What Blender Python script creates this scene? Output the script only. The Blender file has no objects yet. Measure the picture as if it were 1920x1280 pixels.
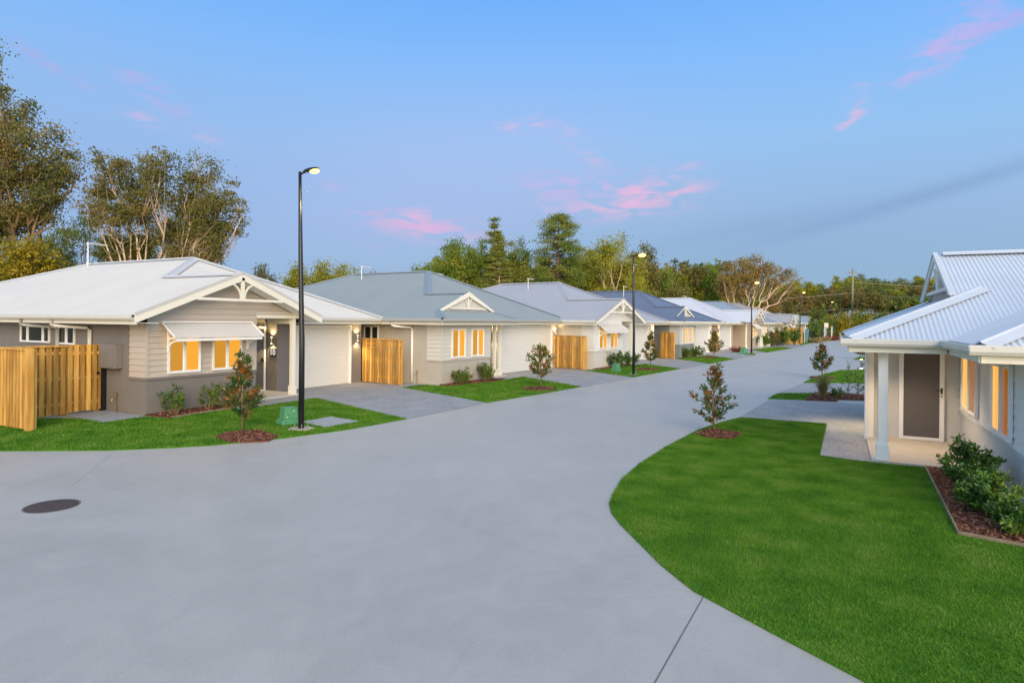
import bpy, bmesh, math, random
import numpy as np
from mathutils import Vector, Matrix
sin, cos, pi, R = math.sin, math.cos, math.pi, math.radians
C = bpy.context.scene.collection
SC = bpy.context.scene

# ---------------------------------------------------------------- camera
FPX = 1171.0; CAMH = 2.45; YAW = math.atan(610/FPX); ROLL = R(0.55)
cam = bpy.data.objects.new('camera', bpy.data.cameras.new('camera')); C.objects.link(cam)
cam.data.sensor_width = 36; cam.data.sensor_fit = 'HORIZONTAL'
cam.data.lens = FPX/1920*36
cam.data.shift_y = (601-640)/1920*-1*-1
cam.data.clip_end = 2000
cam.location = (0, 0, CAMH)
cam.matrix_world = Matrix.Translation((0, 0, CAMH)) @ Matrix.Rotation(YAW, 4, 'Z') @ Matrix.Rotation(R(90), 4, 'X') @ Matrix.Rotation(ROLL, 4, 'Z')
SC.camera = cam
SC.view_settings.view_transform = 'Standard'
SC.view_settings.look = 'None'
SC.view_settings.exposure = 0.0
SC.view_settings.gamma = 1.0

def s2l(r, g, b):
    f = lambda c: (c/255/12.92 if c/255 <= .04045 else ((c/255+.055)/1.055)**2.4)
    return (f(r), f(g), f(b), 1)

# ---------------------------------------------------------------- world: dusk sky
W = bpy.data.worlds.new('World'); SC.world = W; W.use_nodes = True
wn = W.node_tree; wn.nodes.clear()
def N(t, typ, **k):
    n = t.nodes.new(typ)
    for a, b in k.items(): setattr(n, a, b)
    return n
def M_(t, op, a, b=None, c=None, clamp=False):
    n = t.nodes.new('ShaderNodeMath'); n.operation = op; n.use_clamp = clamp
    for i, v in enumerate((a, b, c)):
        if v is None: continue
        if isinstance(v, (int, float)): n.inputs[i].default_value = v
        else: t.links.new(v, n.inputs[i])
    return n.outputs[0]
def MIX(t, fac, a, b, mode='MIX'):
    n = t.nodes.new('ShaderNodeMix'); n.data_type = 'RGBA'; n.blend_type = mode; n.clamp_factor = True
    for sock, v in ((n.inputs[0], fac), (n.inputs[6], a), (n.inputs[7], b)):
        if isinstance(v, (int, float)): sock.default_value = v
        elif isinstance(v, tuple): sock.default_value = v if len(v) == 4 else (*v, 1)
        else: t.links.new(v, sock)
    return n.outputs[2]
tc = N(wn, 'ShaderNodeTexCoord')
sep = N(wn, 'ShaderNodeSeparateXYZ'); wn.links.new(tc.outputs['Generated'], sep.inputs[0])
el = M_(wn, 'ARCSINE', sep.outputs[2]); az = M_(wn, 'ARCTAN2', sep.outputs[0], sep.outputs[1])
# elevation ramp
t_ = M_(wn, 'DIVIDE', el, pi/2, clamp=True)
ramp = N(wn, 'ShaderNodeValToRGB'); wn.links.new(t_, ramp.inputs[0])
stops = [(0, (154, 186, 210)), (.045, (156, 188, 218)), (.10, (158, 192, 232)), (.17, (150, 196, 242)), (.25, (130, 188, 252)), (.33, (106, 172, 250)), (.5, (172, 204, 238)), (1, (232, 236, 238))]
cr = ramp.color_ramp
while len(cr.elements) < len(stops): cr.elements.new(.5)
for e, (p, c) in zip(cr.elements, stops): e.position = p; e.color = s2l(*c)
sky_c = ramp.outputs[0]
nz = N(wn, 'ShaderNodeTexNoise'); nz.inputs['Scale'].default_value = 20; nz.inputs['Detail'].default_value = 12; nz.inputs['Distortion'].default_value = .6
mp = N(wn, 'ShaderNodeMapping'); mp.inputs['Scale'].default_value = (1, 1, 3.2)
wn.links.new(tc.outputs['Generated'], mp.inputs[0]); wn.links.new(mp.outputs[0], nz.inputs['Vector'])
def skydir(px, py):
    dx, dy = px-960, py-601
    u = cos(ROLL)*dx+sin(ROLL)*dy; v = -sin(ROLL)*dx+cos(ROLL)*dy
    x = (u*cos(YAW)-FPX*sin(YAW)); y = (u*sin(YAW)+FPX*cos(YAW)); z = -v
    return math.atan2(x, y), math.atan2(z, math.hypot(x, y))
def blob(col, px, py, w, h, rot, colr, amt, noisy=True, lo=.44, hi=.58):
    a0, e0 = skydir(px, py); w /= FPX; h /= FPX
    da = M_(wn, 'SUBTRACT', az, a0); de = M_(wn, 'SUBTRACT', el, e0); r = R(rot)
    a = M_(wn, 'ADD', M_(wn, 'MULTIPLY', da, cos(r)/w), M_(wn, 'MULTIPLY', de, sin(r)/w))
    b = M_(wn, 'ADD', M_(wn, 'MULTIPLY', da, -sin(r)/h), M_(wn, 'MULTIPLY', de, cos(r)/h))
    q = M_(wn, 'ADD', M_(wn, 'MULTIPLY', a, a), M_(wn, 'MULTIPLY', b, b))
    g = M_(wn, 'EXPONENT', M_(wn, 'MULTIPLY', q, -1.0))
    if noisy:
        mr = N(wn, 'ShaderNodeMapRange'); wn.links.new(nz.outputs[0], mr.inputs[0])
        mr.inputs[1].default_value = lo; mr.inputs[2].default_value = hi
        s = M_(wn, 'ADD', M_(wn, 'MULTIPLY', mr.outputs[0], 1.0), 0.08)
        g = M_(wn, 'MULTIPLY', g, s)
    return MIX(wn, M_(wn, 'MULTIPLY', g, amt*(.85 if noisy else 1), clamp=True), col, s2l(*colr))
sky_c = blob(sky_c, 840, 330, 380, 140, 8, (182, 192, 240), .42, False)
sky_c = blob(sky_c, 120, 330, 420, 220, 0, (148, 176, 228), .45, False)
sky_c = blob(sky_c, 1500, 480, 460, 130, 0, (140, 172, 206), .5, False)
PK = (236, 188, 222)
for a in [(1200, 362, 62, 26, 12, PK, 1.0), (1275, 358, 45, 9, 8, PK, .8), (1150, 388, 120, 20, 3, PK, .6), (1065, 350, 90, 26, 0, (214, 184, 228), .6),
          (800, 428, 100, 20, -6, (232, 182, 222), .8), (775, 404, 35, 12, 3, PK, .6), (765, 455, 60, 7, 8, (196, 186, 226), .6), (690, 398, 50, 6, 0, (200, 184, 226), .5),
          (965, 240, 32, 8, -10, PK, .7), (1010, 232, 22, 9, 0, PK, .5), (1050, 245, 40, 16, -20, PK, .35), (1105, 292, 30, 12, -30, PK, .4), (1296, 313, 18, 8, 5, PK, .6),
          (1605, 212, 26, 8, 38, PK, .9), (1590, 228, 30, 6, 30, PK, .5), (1600, 172, 22, 8, 20, PK, .4),
          (1790, 78, 80, 26, 32, (206, 182, 234), .6), (1730, 115, 40, 9, 42, (210, 182, 234), .6), (1890, 40, 50, 12, 10, (200, 172, 232), .6), (1860, 0, 80, 9, 0, (190, 172, 232), .6),
          (290, 175, 80, 16, -28, (206, 176, 226), .45), (262, 220, 30, 10, -14, PK, .4), (388, 266, 24, 11, -18, PK, .35), (90, 118, 70, 9, -22, (190, 174, 226), .5),
          (620, 350, 20, 9, 0, (200, 184, 226), .4)]:
    sky_c = blob(sky_c, *a)
sky_c = blob(sky_c, 1740, 365, 260, 13, 14, (122, 154, 198), .42, False)
sky_c = blob(sky_c, 1420, 425, 200, 16, 10, (132, 160, 202), .25, False)
nish = N(wn, 'ShaderNodeTexSky'); nish.sky_type = 'NISHITA'; nish.sun_disc = False
SUN_EL, SUN_AZ = 11.0, 140.0       # low, behind and to the right of the camera (compass degrees from +Y, clockwise)
nish.sun_elevation = R(SUN_EL); nish.sun_rotation = R(SUN_AZ)
bgA = N(wn, 'ShaderNodeBackground'); bgA.inputs[1].default_value = 1.0; wn.links.new(sky_c, bgA.inputs[0])
bgB = N(wn, 'ShaderNodeBackground'); bgB.inputs[1].default_value = 0.17
back = M_(wn, 'MULTIPLY_ADD', M_(wn, 'ADD', M_(wn, 'MULTIPLY', sep.outputs[0], sin(YAW)), M_(wn, 'MULTIPLY', sep.outputs[1], -cos(YAW))), 1.4, .15, clamp=True)
wn.links.new(MIX(wn, back, (0, 0, 0, 1), nish.outputs[0]), bgB.inputs[0])
add = N(wn, 'ShaderNodeAddShader'); wn.links.new(bgA.outputs[0], add.inputs[0]); wn.links.new(bgB.outputs[0], add.inputs[1])
wo = N(wn, 'ShaderNodeOutputWorld'); wn.links.new(add.outputs[0], wo.inputs[0])

# ---------------------------------------------------------------- sun
sl = bpy.data.lights.new('sun', 'SUN'); sl.energy = 2.4; sl.angle = R(40); sl.color = (1.0, .77, .50)
so = bpy.data.objects.new('sun', sl); C.objects.link(so)
_el = R(24); _az = R(SUN_AZ)
sd = Vector((sin(_az)*cos(_el), cos(_az)*cos(_el), sin(_el)))
so.rotation_euler = sd.to_track_quat('Z', 'Y').to_euler()

# ---------------------------------------------------------------- helpers
def tag(o, label=None, cat=None, group=None, kind=None):
    if label: o['label'] = label
    if cat: o['category'] = cat
    if group: o['group'] = group
    if kind: o['kind'] = kind
    return o
def empty(name, loc, rz=0, label=None, cat=None, group=None, scale=None):
    o = bpy.data.objects.new(name, None); C.objects.link(o)
    o.location = loc; o.rotation_euler = (0, 0, rz); o.empty_display_size = .3
    if scale: o.scale = scale
    return tag(o, label, cat, group)
def link(name, me, mat=None, parent=None):
    o = bpy.data.objects.new(name, me); C.objects.link(o)
    if mat is not None:
        me.materials.clear(); me.materials.append(mat)
    if parent: o.parent = parent
    return o
def copy_tree(o, parent=None):
    c = o.copy(); C.objects.link(c); c.parent = parent
    for ch in [x for x in bpy.data.objects if x.parent == o]: copy_tree(ch, c)
    return c

class MB:
    def __init__(s): s.v = []; s.f = []; s.smooth = False
    def poly(s, pts):
        n = len(s.v); s.v += [tuple(p) for p in pts]; s.f.append(tuple(range(n, n+len(pts)))); return s
    def box(s, x0, x1, y0, y1, z0, z1):
        if x0 > x1: x0, x1 = x1, x0
        if y0 > y1: y0, y1 = y1, y0
        if z0 > z1: z0, z1 = z1, z0
        n = len(s.v)
        s.v += [(x0,y0,z0),(x1,y0,z0),(x1,y1,z0),(x0,y1,z0),(x0,y0,z1),(x1,y0,z1),(x1,y1,z1),(x0,y1,z1)]
        s.f += [tuple(n+i for i in q) for q in ((3,2,1,0),(4,5,6,7),(0,1,5,4),(1,2,6,5),(2,3,7,6),(3,0,4,7))]
        return s
    def prism(s, pts, vec):
        """extrude planar polygon pts by vec"""
        n = len(s.v); k = len(pts); vec = Vector(vec)
        s.v += [tuple(p) for p in pts] + [tuple(Vector(p)+vec) for p in pts]
        s.f.append(tuple(range(n+k-1, n-1, -1))); s.f.append(tuple(range(n+k, n+2*k)))
        for i in range(k):
            j = (i+1) % k; s.f.append((n+i, n+j, n+k+j, n+k+i))
        return s
    def beam(s, a, b, w, h, up=(0, 0, 1)):
        a = Vector(a); b = Vector(b); d = (b-a).normalized(); up = Vector(up)
        sd_ = d.cross(up)
        if sd_.length < 1e-4: sd_ = d.cross(Vector((1, 0, 0)))
        sd_.normalize(); u = sd_.cross(d).normalized()
        q = [a-sd_*w/2-u*h/2, a+sd_*w/2-u*h/2, a+sd_*w/2+u*h/2, a-sd_*w/2+u*h/2]
        return s.prism(q, b-a)
    def tube(s, pts, rad, k=8, cap=True):
        pts = [Vector(p) for p in pts]
        if isinstance(rad, (int, float)): rad = [rad]*len(pts)
        n = len(s.v); ref = Vector((0, 0, 1))
        for i, p in enumerate(pts):
            d = (pts[min(i+1, len(pts)-1)]-pts[max(i-1, 0)]).normalized()
            a = d.cross(ref)
            if a.length < .05: a = d.cross(Vector((0, 1, 0)))
            a.normalize(); b = d.cross(a)
            for j in range(k):
                t = 2*pi*j/k; s.v.append(tuple(p+(a*cos(t)+b*sin(t))*rad[i]))
        for i in range(len(pts)-1):
            for j in range(k):
                s.f.append((n+i*k+j, n+i*k+(j+1) % k, n+(i+1)*k+(j+1) % k, n+(i+1)*k+j))
        if cap:
            s.f.append(tuple(n+j for j in range(k))[::-1]); s.f.append(tuple(n+(len(pts)-1)*k+j for j in range(k)))
        return s
    def build(s, name, mat, parent=None, smooth=False, bevel=0):
        me = bpy.data.meshes.new(name); me.from_pydata(s.v, [], s.f); me.update()
        bm = bmesh.new(); bm.from_mesh(me); bmesh.ops.recalc_face_normals(bm, faces=bm.faces); bm.to_mesh(me); bm.free()
        if smooth:
            me.polygons.foreach_set('use_smooth', [True]*len(me.polygons))
        o = link(name, me, mat, parent)
        if bevel:
            m = o.modifiers.new('b', 'BEVEL'); m.width = bevel; m.segments = 2; m.limit_method = 'ANGLE'
        return o

def np_mesh(name, V, F):
    """V (n,3), F (m,k) -> mesh"""
    V = np.asarray(V, np.float32); F = np.asarray(F, np.int32)
    me = bpy.data.meshes.new(name); m, k = F.shape
    me.vertices.add(len(V)); me.vertices.foreach_set('co', V.ravel())
    me.loops.add(m*k); me.loops.foreach_set('vertex_index', F.ravel())
    me.polygons.add(m); me.polygons.foreach_set('loop_start', np.arange(0, m*k, k, dtype=np.int32))
    me.polygons.foreach_set('loop_total', np.full(m, k, np.int32))
    me.update(calc_edges=True); return me

# ---------------------------------------------------------------- materials
def mat(name, col, rough=.6, spec=.4, noise=0, nscale=6, bump=0, bscale=80, metal=0, stretch=None, island=0, col2=None, detail=5):
    m = bpy.data.materials.new(name); m.use_nodes = True; t = m.node_tree; b = t.nodes['Principled BSDF']
    b.inputs['Roughness'].default_value = rough; b.inputs['Specular IOR Level'].default_value = spec; b.inputs['Metallic'].default_value = metal
    col = col if len(col) == 4 else (*col, 1)
    out = None
    tc = N(t, 'ShaderNodeTexCoord'); vec = tc.outputs['Object']
    if stretch:
        mp = N(t, 'ShaderNodeMapping'); mp.inputs['Scale'].default_value = stretch; t.links.new(vec, mp.inputs[0]); vec = mp.outputs[0]
    if noise or col2:
        n = N(t, 'ShaderNodeTexNoise'); n.inputs['Scale'].default_value = nscale; n.inputs['Detail'].default_value = detail; t.links.new(vec, n.inputs['Vector'])
        c2 = (*col2[:3], 1) if col2 else tuple(c*(1-noise) for c in col[:3])+(1,)
        mr = N(t, 'ShaderNodeMapRange'); mr.inputs[1].default_value = .35; mr.inputs[2].default_value = .65; t.links.new(n.outputs[0], mr.inputs[0])
        out = MIX(t, mr.outputs[0], col, c2)
    if island:
        g = N(t, 'ShaderNodeNewGeometry')
        k = M_(t, 'MULTIPLY_ADD', g.outputs['Random Per Island'], island*2, 1-island)
        cx = N(t, 'ShaderNodeCombineXYZ')
        for i in range(3): t.links.new(k, cx.inputs[i])
        out = MIX(t, 1.0, out if out is not None else col, cx.outputs[0], 'MULTIPLY')
    if out is not None: t.links.new(out, b.inputs['Base Color'])
    else: b.inputs['Base Color'].default_value = col
    if bump:
        n2 = N(t, 'ShaderNodeTexNoise'); n2.inputs['Scale'].default_value = bscale; n2.inputs['Detail'].default_value = 4; t.links.new(vec, n2.inputs['Vector'])
        bp = N(t, 'ShaderNodeBump'); bp.inputs['Strength'].default_value = bump; bp.inputs['Distance'].default_value = .01
        t.links.new(n2.outputs[0], bp.inputs['Height']); t.links.new(bp.outputs[0], b.inputs['Normal'])
    return m
def emis(name, col, st, base=(.02, .02, .02, 1)):
    m = bpy.data.materials.new(name); m.use_nodes = True; t = m.node_tree; b = t.nodes['Principled BSDF']
    b.inputs['Base Color'].default_value = base; b.inputs['Roughness'].default_value = .1; b.inputs['Specular IOR Level'].default_value = .5
    b.inputs['Emission Color'].default_value = col; b.inputs['Emission Strength'].default_value = st
    return m
def room_pane(name, c1, c2):
    """glowing pane for a lit room: uneven lamp light painted into its emission"""
    m = emis(name, c1, 1.0); t = m.node_tree; b = t.nodes['Principled BSDF']
    tc = N(t, 'ShaderNodeTexCoord'); n = N(t, 'ShaderNodeTexNoise'); n.inputs['Scale'].default_value = 1.3; n.inputs['Detail'].default_value = 1
    t.links.new(tc.outputs['Object'], n.inputs['Vector'])
    t.links.new(MIX(t, n.outputs[0], c1, c2), b.inputs['Emission Color'])
    return m
def leafmat(name, cols, rough=.5, trans=.3, spec=.25, patch=3.0, amp=(.40, 1.7, -.56), det=2):
    """several leaf colours mixed by island and by soft patches of the crown"""
    m = bpy.data.materials.new(name); m.use_nodes = True; t = m.node_tree; b = t.nodes['Principled BSDF']
    g = N(t, 'ShaderNodeNewGeometry'); tc = N(t, 'ShaderNodeTexCoord')
    n = N(t, 'ShaderNodeTexNoise'); n.inputs['Scale'].default_value = patch; n.inputs['Detail'].default_value = det; t.links.new(tc.outputs['Object'], n.inputs['Vector'])
    f = M_(t, 'ADD', M_(t, 'MULTIPLY', g.outputs['Random Per Island'], amp[0]), M_(t, 'MULTIPLY_ADD', n.outputs[0], amp[1], amp[2]), clamp=True)
    r = N(t, 'ShaderNodeValToRGB'); t.links.new(f, r.inputs[0]); e = r.color_ramp
    while len(e.elements) < len(cols): e.elements.new(.5)
    for i, c in enumerate(cols): e.elements[i].position = i/(len(cols)-1)*.9; e.elements[i].color = (*c[:3], 1)
    b.inputs['Roughness'].default_value = rough; b.inputs['Specular IOR Level'].default_value = spec
    t.links.new(r.outputs[0], b.inputs['Base Color'])
    tr = N(t, 'ShaderNodeBsdfTranslucent'); t.links.new(r.outputs[0], tr.inputs[0])
    mx = N(t, 'ShaderNodeMixShader'); mx.inputs[0].default_value = trans
    t.links.new(b.outputs[0], mx.inputs[1]); t.links.new(tr.outputs[0], mx.inputs[2])
    t.links.new(mx.outputs[0], t.nodes['Material Output'].inputs[0])
    return m

def roadmat():
    m = bpy.data.materials.new('broom concrete'); m.use_nodes = True; t = m.node_tree; b = t.nodes['Principled BSDF']
    tc = N(t, 'ShaderNodeTexCoord')
    def nn(sc, det, st=None, dist=0):
        n = N(t, 'ShaderNodeTexNoise'); n.inputs['Scale'].default_value = sc; n.inputs['Detail'].default_value = det; n.inputs['Distortion'].default_value = dist
        if st:
            mp = N(t, 'ShaderNodeMapping'); mp.inputs['Scale'].default_value = st; mp.inputs['Rotation'].default_value = (0, 0, R(24)); t.links.new(tc.outputs['Object'], mp.inputs[0]); t.links.new(mp.outputs[0], n.inputs['Vector'])
        else: t.links.new(tc.outputs['Object'], n.inputs['Vector'])
        return n.outputs[0]
    a = nn(.35, 3, None, .8); bb = nn(2.2, 6, (1, .7, 1), 1.6); c = nn(40, 4); d = nn(260, 2)
    f = M_(t, 'ADD', M_(t, 'MULTIPLY', a, .30), M_(t, 'ADD', M_(t, 'MULTIPLY', bb, .27), M_(t, 'ADD', M_(t, 'MULTIPLY', c, .31), M_(t, 'MULTIPLY', d, .12))))
    mr = N(t, 'ShaderNodeMapRange'); mr.inputs[1].default_value = .38; mr.inputs[2].default_value = .62; t.links.new(f, mr.inputs[0])
    t.links.new(MIX(t, mr.outputs[0], (.355, .33, .30, 1), (.455, .425, .388, 1)), b.inputs['Base Color'])
    b.inputs['Specular IOR Level'].default_value = .6
    t.links.new(M_(t, 'MULTIPLY_ADD', bb, .15, .38), b.inputs['Roughness'])
    bp = N(t, 'ShaderNodeBump'); bp.inputs['Strength'].default_value = .35; bp.inputs['Distance'].default_value = .004
    t.links.new(M_(t, 'ADD', M_(t, 'MULTIPLY', c, .6), d), bp.inputs['Height']); t.links.new(bp.outputs[0], b.inputs['Normal'])
    return m
def speckle(name, c1, c2, sc):
    m = bpy.data.materials.new(name); m.use_nodes = True; t = m.node_tree; b = t.nodes['Principled BSDF']
    tc = N(t, 'ShaderNodeTexCoord'); v = N(t, 'ShaderNodeTexVoronoi'); v.inputs['Scale'].default_value = sc; t.links.new(tc.outputs['Object'], v.inputs['Vector'])
    n = N(t, 'ShaderNodeTexNoise'); n.inputs['Scale'].default_value = 1.6; n.inputs['Detail'].default_value = 5; t.links.new(tc.outputs['Object'], n.inputs['Vector'])
    sp = N(t, 'ShaderNodeSeparateXYZ'); t.links.new(v.outputs['Color'], sp.inputs[0])
    base = MIX(t, sp.outputs[0], c1, c2)
    k = M_(t, 'MULTIPLY_ADD', n.outputs[0], .6, .7); cx = N(t, 'ShaderNodeCombineXYZ')
    for i in range(3): t.links.new(k, cx.inputs[i])
    t.links.new(MIX(t, 1.0, base, cx.outputs[0], 'MULTIPLY'), b.inputs['Base Color']); b.inputs['Roughness'].default_value = .75
    bp = N(t, 'ShaderNodeBump'); bp.inputs['Strength'].default_value = .4; bp.inputs['Distance'].default_value = .004
    t.links.new(v.outputs['Distance'], bp.inputs['Height']); t.links.new(bp.outputs[0], b.inputs['Normal'])
    return m

MT = dict(
 road=roadmat(),
 ground=mat('dry ground', (.09, .10, .035), .9, .2, col2=(.13, .11, .05), nscale=.5),
 lawn=mat('lawn turf', (.052, .15, .011), .85, .15, col2=(.085, .20, .018), nscale=3, bump=.6, bscale=60),
 aggregate=speckle('exposed aggregate', (.17, .17, .18, 1), (.42, .41, .41, 1), 55),
 pad=mat('pale concrete pad', (.36, .37, .38), .8, .3, noise=.2, nscale=8, bump=.2),
 porch=mat('porch slab', (.55, .50, .44), .7, .3, noise=.1, nscale=3),
 mulch=mat('bark mulch bed', (.09, .035, .02), .9, .2, col2=(.20, .08, .05), nscale=40, bump=1, bscale=60),
 chips=mat('bark chips', (.22, .095, .06), .85, .2, island=.7),
 edge=mat('timber edging', (.30, .235, .16), .8, .2, noise=.3, nscale=8),
 pine=mat('treated pine', (.68, .40, .10), .65, .25, col2=(.46, .22, .045), nscale=2.2, stretch=(5, 5, .6), island=.38, bump=.2, bscale=10, detail=8),
 white=mat('white trim paint', (.86, .85, .82), .4, .4),
 cream=mat('cream trim paint', (.80, .77, .66), .45, .4),
 alu=mat('white aluminium frame', (.82, .82, .82), .3, .5),
 black=mat('black powder coat', (.012, .013, .016), .35, .5),
 iron=mat('cast iron cover', (.10, .062, .058), .75, .4, noise=.5, nscale=60, bump=1, bscale=90),
 green=mat('green fibreglass', (.09, .31, .15), .5, .4, noise=.2, nscale=9),
 galv=mat('galvanised steel', (.5, .5, .5), .35, .5, metal=.8),
 brass=mat('brass tap', (.35, .25, .09), .4, .5, metal=.6),
 glassdark=mat('dark window glass', (.03, .035, .035), .08, .6),
 screen=mat('grey door screen', (.115, .105, .105), .55, .3),
 joint=mat('joint sealant', (.15, .15, .155), .9, .1),
 pole=mat('weathered hardwood pole', (.30, .30, .17), .85, .2, noise=.3, nscale=3),
 wire=mat('overhead wire', (.33, .31, .24), .6, .3),
 bark_pale=mat('pale gum bark', (.70, .54, .40), .8, .2, col2=(.45, .33, .23), nscale=2.0, stretch=(1, 1, .3)),
 bark_dark=mat('brown bark', (.17, .12, .08), .9, .1, col2=(.27, .19, .12), nscale=3),
 stem=mat('young stem', (.25, .17, .10), .8, .2),
 pane_shade=room_pane('lit pane with painted room shade', s2l(130, 74, 4), s2l(150, 88, 10)), pane_bright=room_pane('bright lit pane', s2l(252, 184, 84), s2l(250, 176, 70)),  # first pane: shadow inside the room painted in as a darker glow
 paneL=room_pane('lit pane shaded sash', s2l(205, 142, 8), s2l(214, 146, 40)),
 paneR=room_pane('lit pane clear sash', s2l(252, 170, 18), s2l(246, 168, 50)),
 glow=emis('lamp glow', (1.0, .64, .15, 1), 4), glow_soft=emis('wall lamp glow', (1.0, .80, .42, 1), 8),
 glow_far=emis('far lamp glow', (1.0, .62, .15, 1), 4),
)
# ---------------------------------------------------------------- grass, leaves
rng = np.random.default_rng(7)
def quads(P, ax, sd, L, Wd):
    """leaf diamonds: centre P, long axis ax, side sd (unit), length L, width Wd (arrays)"""
    L = np.asarray(L)[:, None]; Wd = np.asarray(Wd)[:, None]
    v = np.stack([P-ax*L/2, P+sd*Wd/2-ax*L*.05, P+ax*L/2, P-sd*Wd/2-ax*L*.05], 1).reshape(-1, 3)
    f = np.arange(len(P)*4).reshape(-1, 4); return v, f
def randunit(n, g=rng):
    v = g.normal(size=(n, 3)); return v/np.linalg.norm(v, axis=1)[:, None]
def leaves_at(P, L, W_, g, droop=0., up=0.):
    n = len(P); ax = randunit(n, g); ax[:, 2] += up-droop; ax /= np.linalg.norm(ax, axis=1)[:, None]
    s_ = np.cross(ax, randunit(n, g)); s_ /= np.linalg.norm(s_, axis=1)[:, None]+1e-9
    return quads(P, ax, s_, L*g.uniform(.6, 1.3, n), W_*g.uniform(.7, 1.25, n))

def inpoly(poly, P):
    x, y = P[:, 0], P[:, 1]; inside = np.zeros(len(P), bool); n = len(poly)
    for i in range(n):
        x0, y0 = poly[i]; x1, y1 = poly[(i+1) % n]
        c = ((y0 > y) != (y1 > y)) & (x < (x1-x0)*(y-y0)/(y1-y0+1e-12)+x0); inside ^= c
    return inside
def lawn(name, poly, dens, hgt, label, holes=(), z=.014, wid=.0045):
    pp = [(x, y, z) for x, y in poly]
    b = MB(); b.prism([(x, y, -.01) for x, y in poly], (0, 0, z+.01)); b.build(name, MT['lawn']); bpy.data.objects[-1] if False else None
    o = [o for o in C.objects if o.name.startswith(name)][-1]
    tag(o, kind='structure')
    A = np.array(poly); lo, hi = A.min(0), A.max(0); n = int(dens*(hi-lo).prod())
    P = rng.uniform(lo, hi, (n, 2)); P = P[inpoly(poly, P)]
    P = P+rng.normal(0, .014, P.shape)
    for h in holes: P = P[~inpoly(h, P)]
    # ragged outer fringe
    n = len(P); a = rng.uniform(0, 2*pi, n); H = hgt*rng.uniform(.5, 1.25, n); ln = H*rng.uniform(0, .9, n); b_ = a+rng.normal(0, 1, n)
    w = wid*rng.uniform(.6, 1.3, n)
    base = np.c_[P, np.full(n, z)]; side = np.c_[np.cos(a), np.sin(a), np.zeros(n)]*w[:, None]
    tip = base+np.c_[np.cos(b_)*ln, np.sin(b_)*ln, H]
    V = np.stack([base-side, base+side, tip], 1).reshape(-1, 3)
    me = np_mesh('grass', V, np.arange(n*3).reshape(-1, 3))
    g = link('grass', me, MT['grass']); tag(g, label, 'grass', kind='stuff'); return g
def grassmat():
    m = leafmat('grass blades', [(.042, .135, .007), (.068, .192, .010), (.098, .24, .014), (.14, .28, .022), (.21, .30, .055)], .55, .25, .2, 1.8, (.5, 1.9, -.72), 8)
    return m
MT['grass'] = grassmat()
def flat(name, poly, z, m, kind='structure', thick=None, label=None, cat=None):
    b = MB()
    if thick: b.prism([(x, y, z-thick) for x, y in poly], (0, 0, thick))
    else: b.poly([(x, y, z) for x, y in poly])
    o = b.build(name, m); tag(o, label, cat, kind=kind); return o
def chips(poly, n, size, label, z=.03, name='mulch'):
    flat('garden_bed', poly, z, MT['mulch'], thick=z+.01)
    A = np.array(poly); lo, hi = A.min(0), A.max(0); P = rng.uniform(lo, hi, (n*2, 2)); P = P[inpoly(poly, P)][:n]; n = len(P)
    P = np.c_[P, z+rng.uniform(0, .03, n)]
    ax = randunit(n); ax[:, 2] *= .35; ax /= np.linalg.norm(ax, axis=1)[:, None]; s_ = np.cross(ax, np.c_[rng.normal(0, .4, (n, 2)), np.ones(n)]); s_ /= np.linalg.norm(s_, axis=1)[:, None]
    V, F = quads(P, ax, s_, size*rng.uniform(.5, 1.5, n), size*.35*rng.uniform(.5, 1.3, n))
    o = link(name, np_mesh('mulch', V, F), MT['chips']); tag(o, label, 'mulch', kind='stuff')
def edging(pts, label):
    b = MB()
    for a, c in zip(pts, pts[1:]): b.beam((*a, .025), (*c, .025), .02, .07)
    tag(b.build('garden_edging', MT['edge']), label, 'edging')

# ================================================================= GROUND
ground = MB().poly([(-600, -200, -.06), (600, -200, -.06), (600, 900, -.06), (-600, 900, -.06)]).build('ground', MT['ground']); tag(ground, kind='structure')
road = [(-40, -30), (40, -30), (40, 40), (24, 48), (10, 55), (3, 62), (2, 75), (3, 95), (8, 120), (3, 124), (-.9, 112), (-3.4, 92), (-5.2, 92), (-14, 60), (-20, 24), (-40, 24)]
flat('road', road, 0, MT['road'])
J = MB()
def jline(pts, w=.012):
    for a, c in zip(pts, pts[1:]):
        d = Vector((c[0]-a[0], c[1]-a[1], 0)).normalized(); n = Vector((-d.y, d.x, 0))*w/2
        J.poly([Vector((*a, .003))-n, Vector((*c, .003))-n, Vector((*c, .003))+n, Vector((*a, .003))+n])
jline([(-1.04, 5.79), (-1.08, 4.22), (-1.15, 1.5)], .010); jline([(-1.04, 5.79), (-1.74, 5.81), (-2.84, 5.98), (-4.6, 6.7)], .0014); jline([(-1.04, 5.79), (-2.6, 4.78)], .0012)
jline([(-11.47, 6.6), (-9.7, 5.0)], .003)
tag(J.build('road_joint', MT['joint']), kind='structure')
# manhole
mh = empty('manhole_cover', (-8.98, 4.42, 0), 0, 'round dark iron manhole cover set in the concrete', 'manhole cover')
b = MB(); b.tube([(0, 0, -.02), (0, 0, .006)], .29, 40); b.build('lid', MT['iron'], mh)
b = MB()
for i in range(40):
    a0, a1 = 2*pi*i/40, 2*pi*(i+1)/40
    b.poly([(cos(a0)*.295, sin(a0)*.295, .005), (cos(a1)*.295, sin(a1)*.295, .005), (cos(a1)*.31, sin(a1)*.31, .005), (cos(a0)*.31, sin(a0)*.31, .005)])
b.build('rim', MT['joint'], mh)

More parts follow.
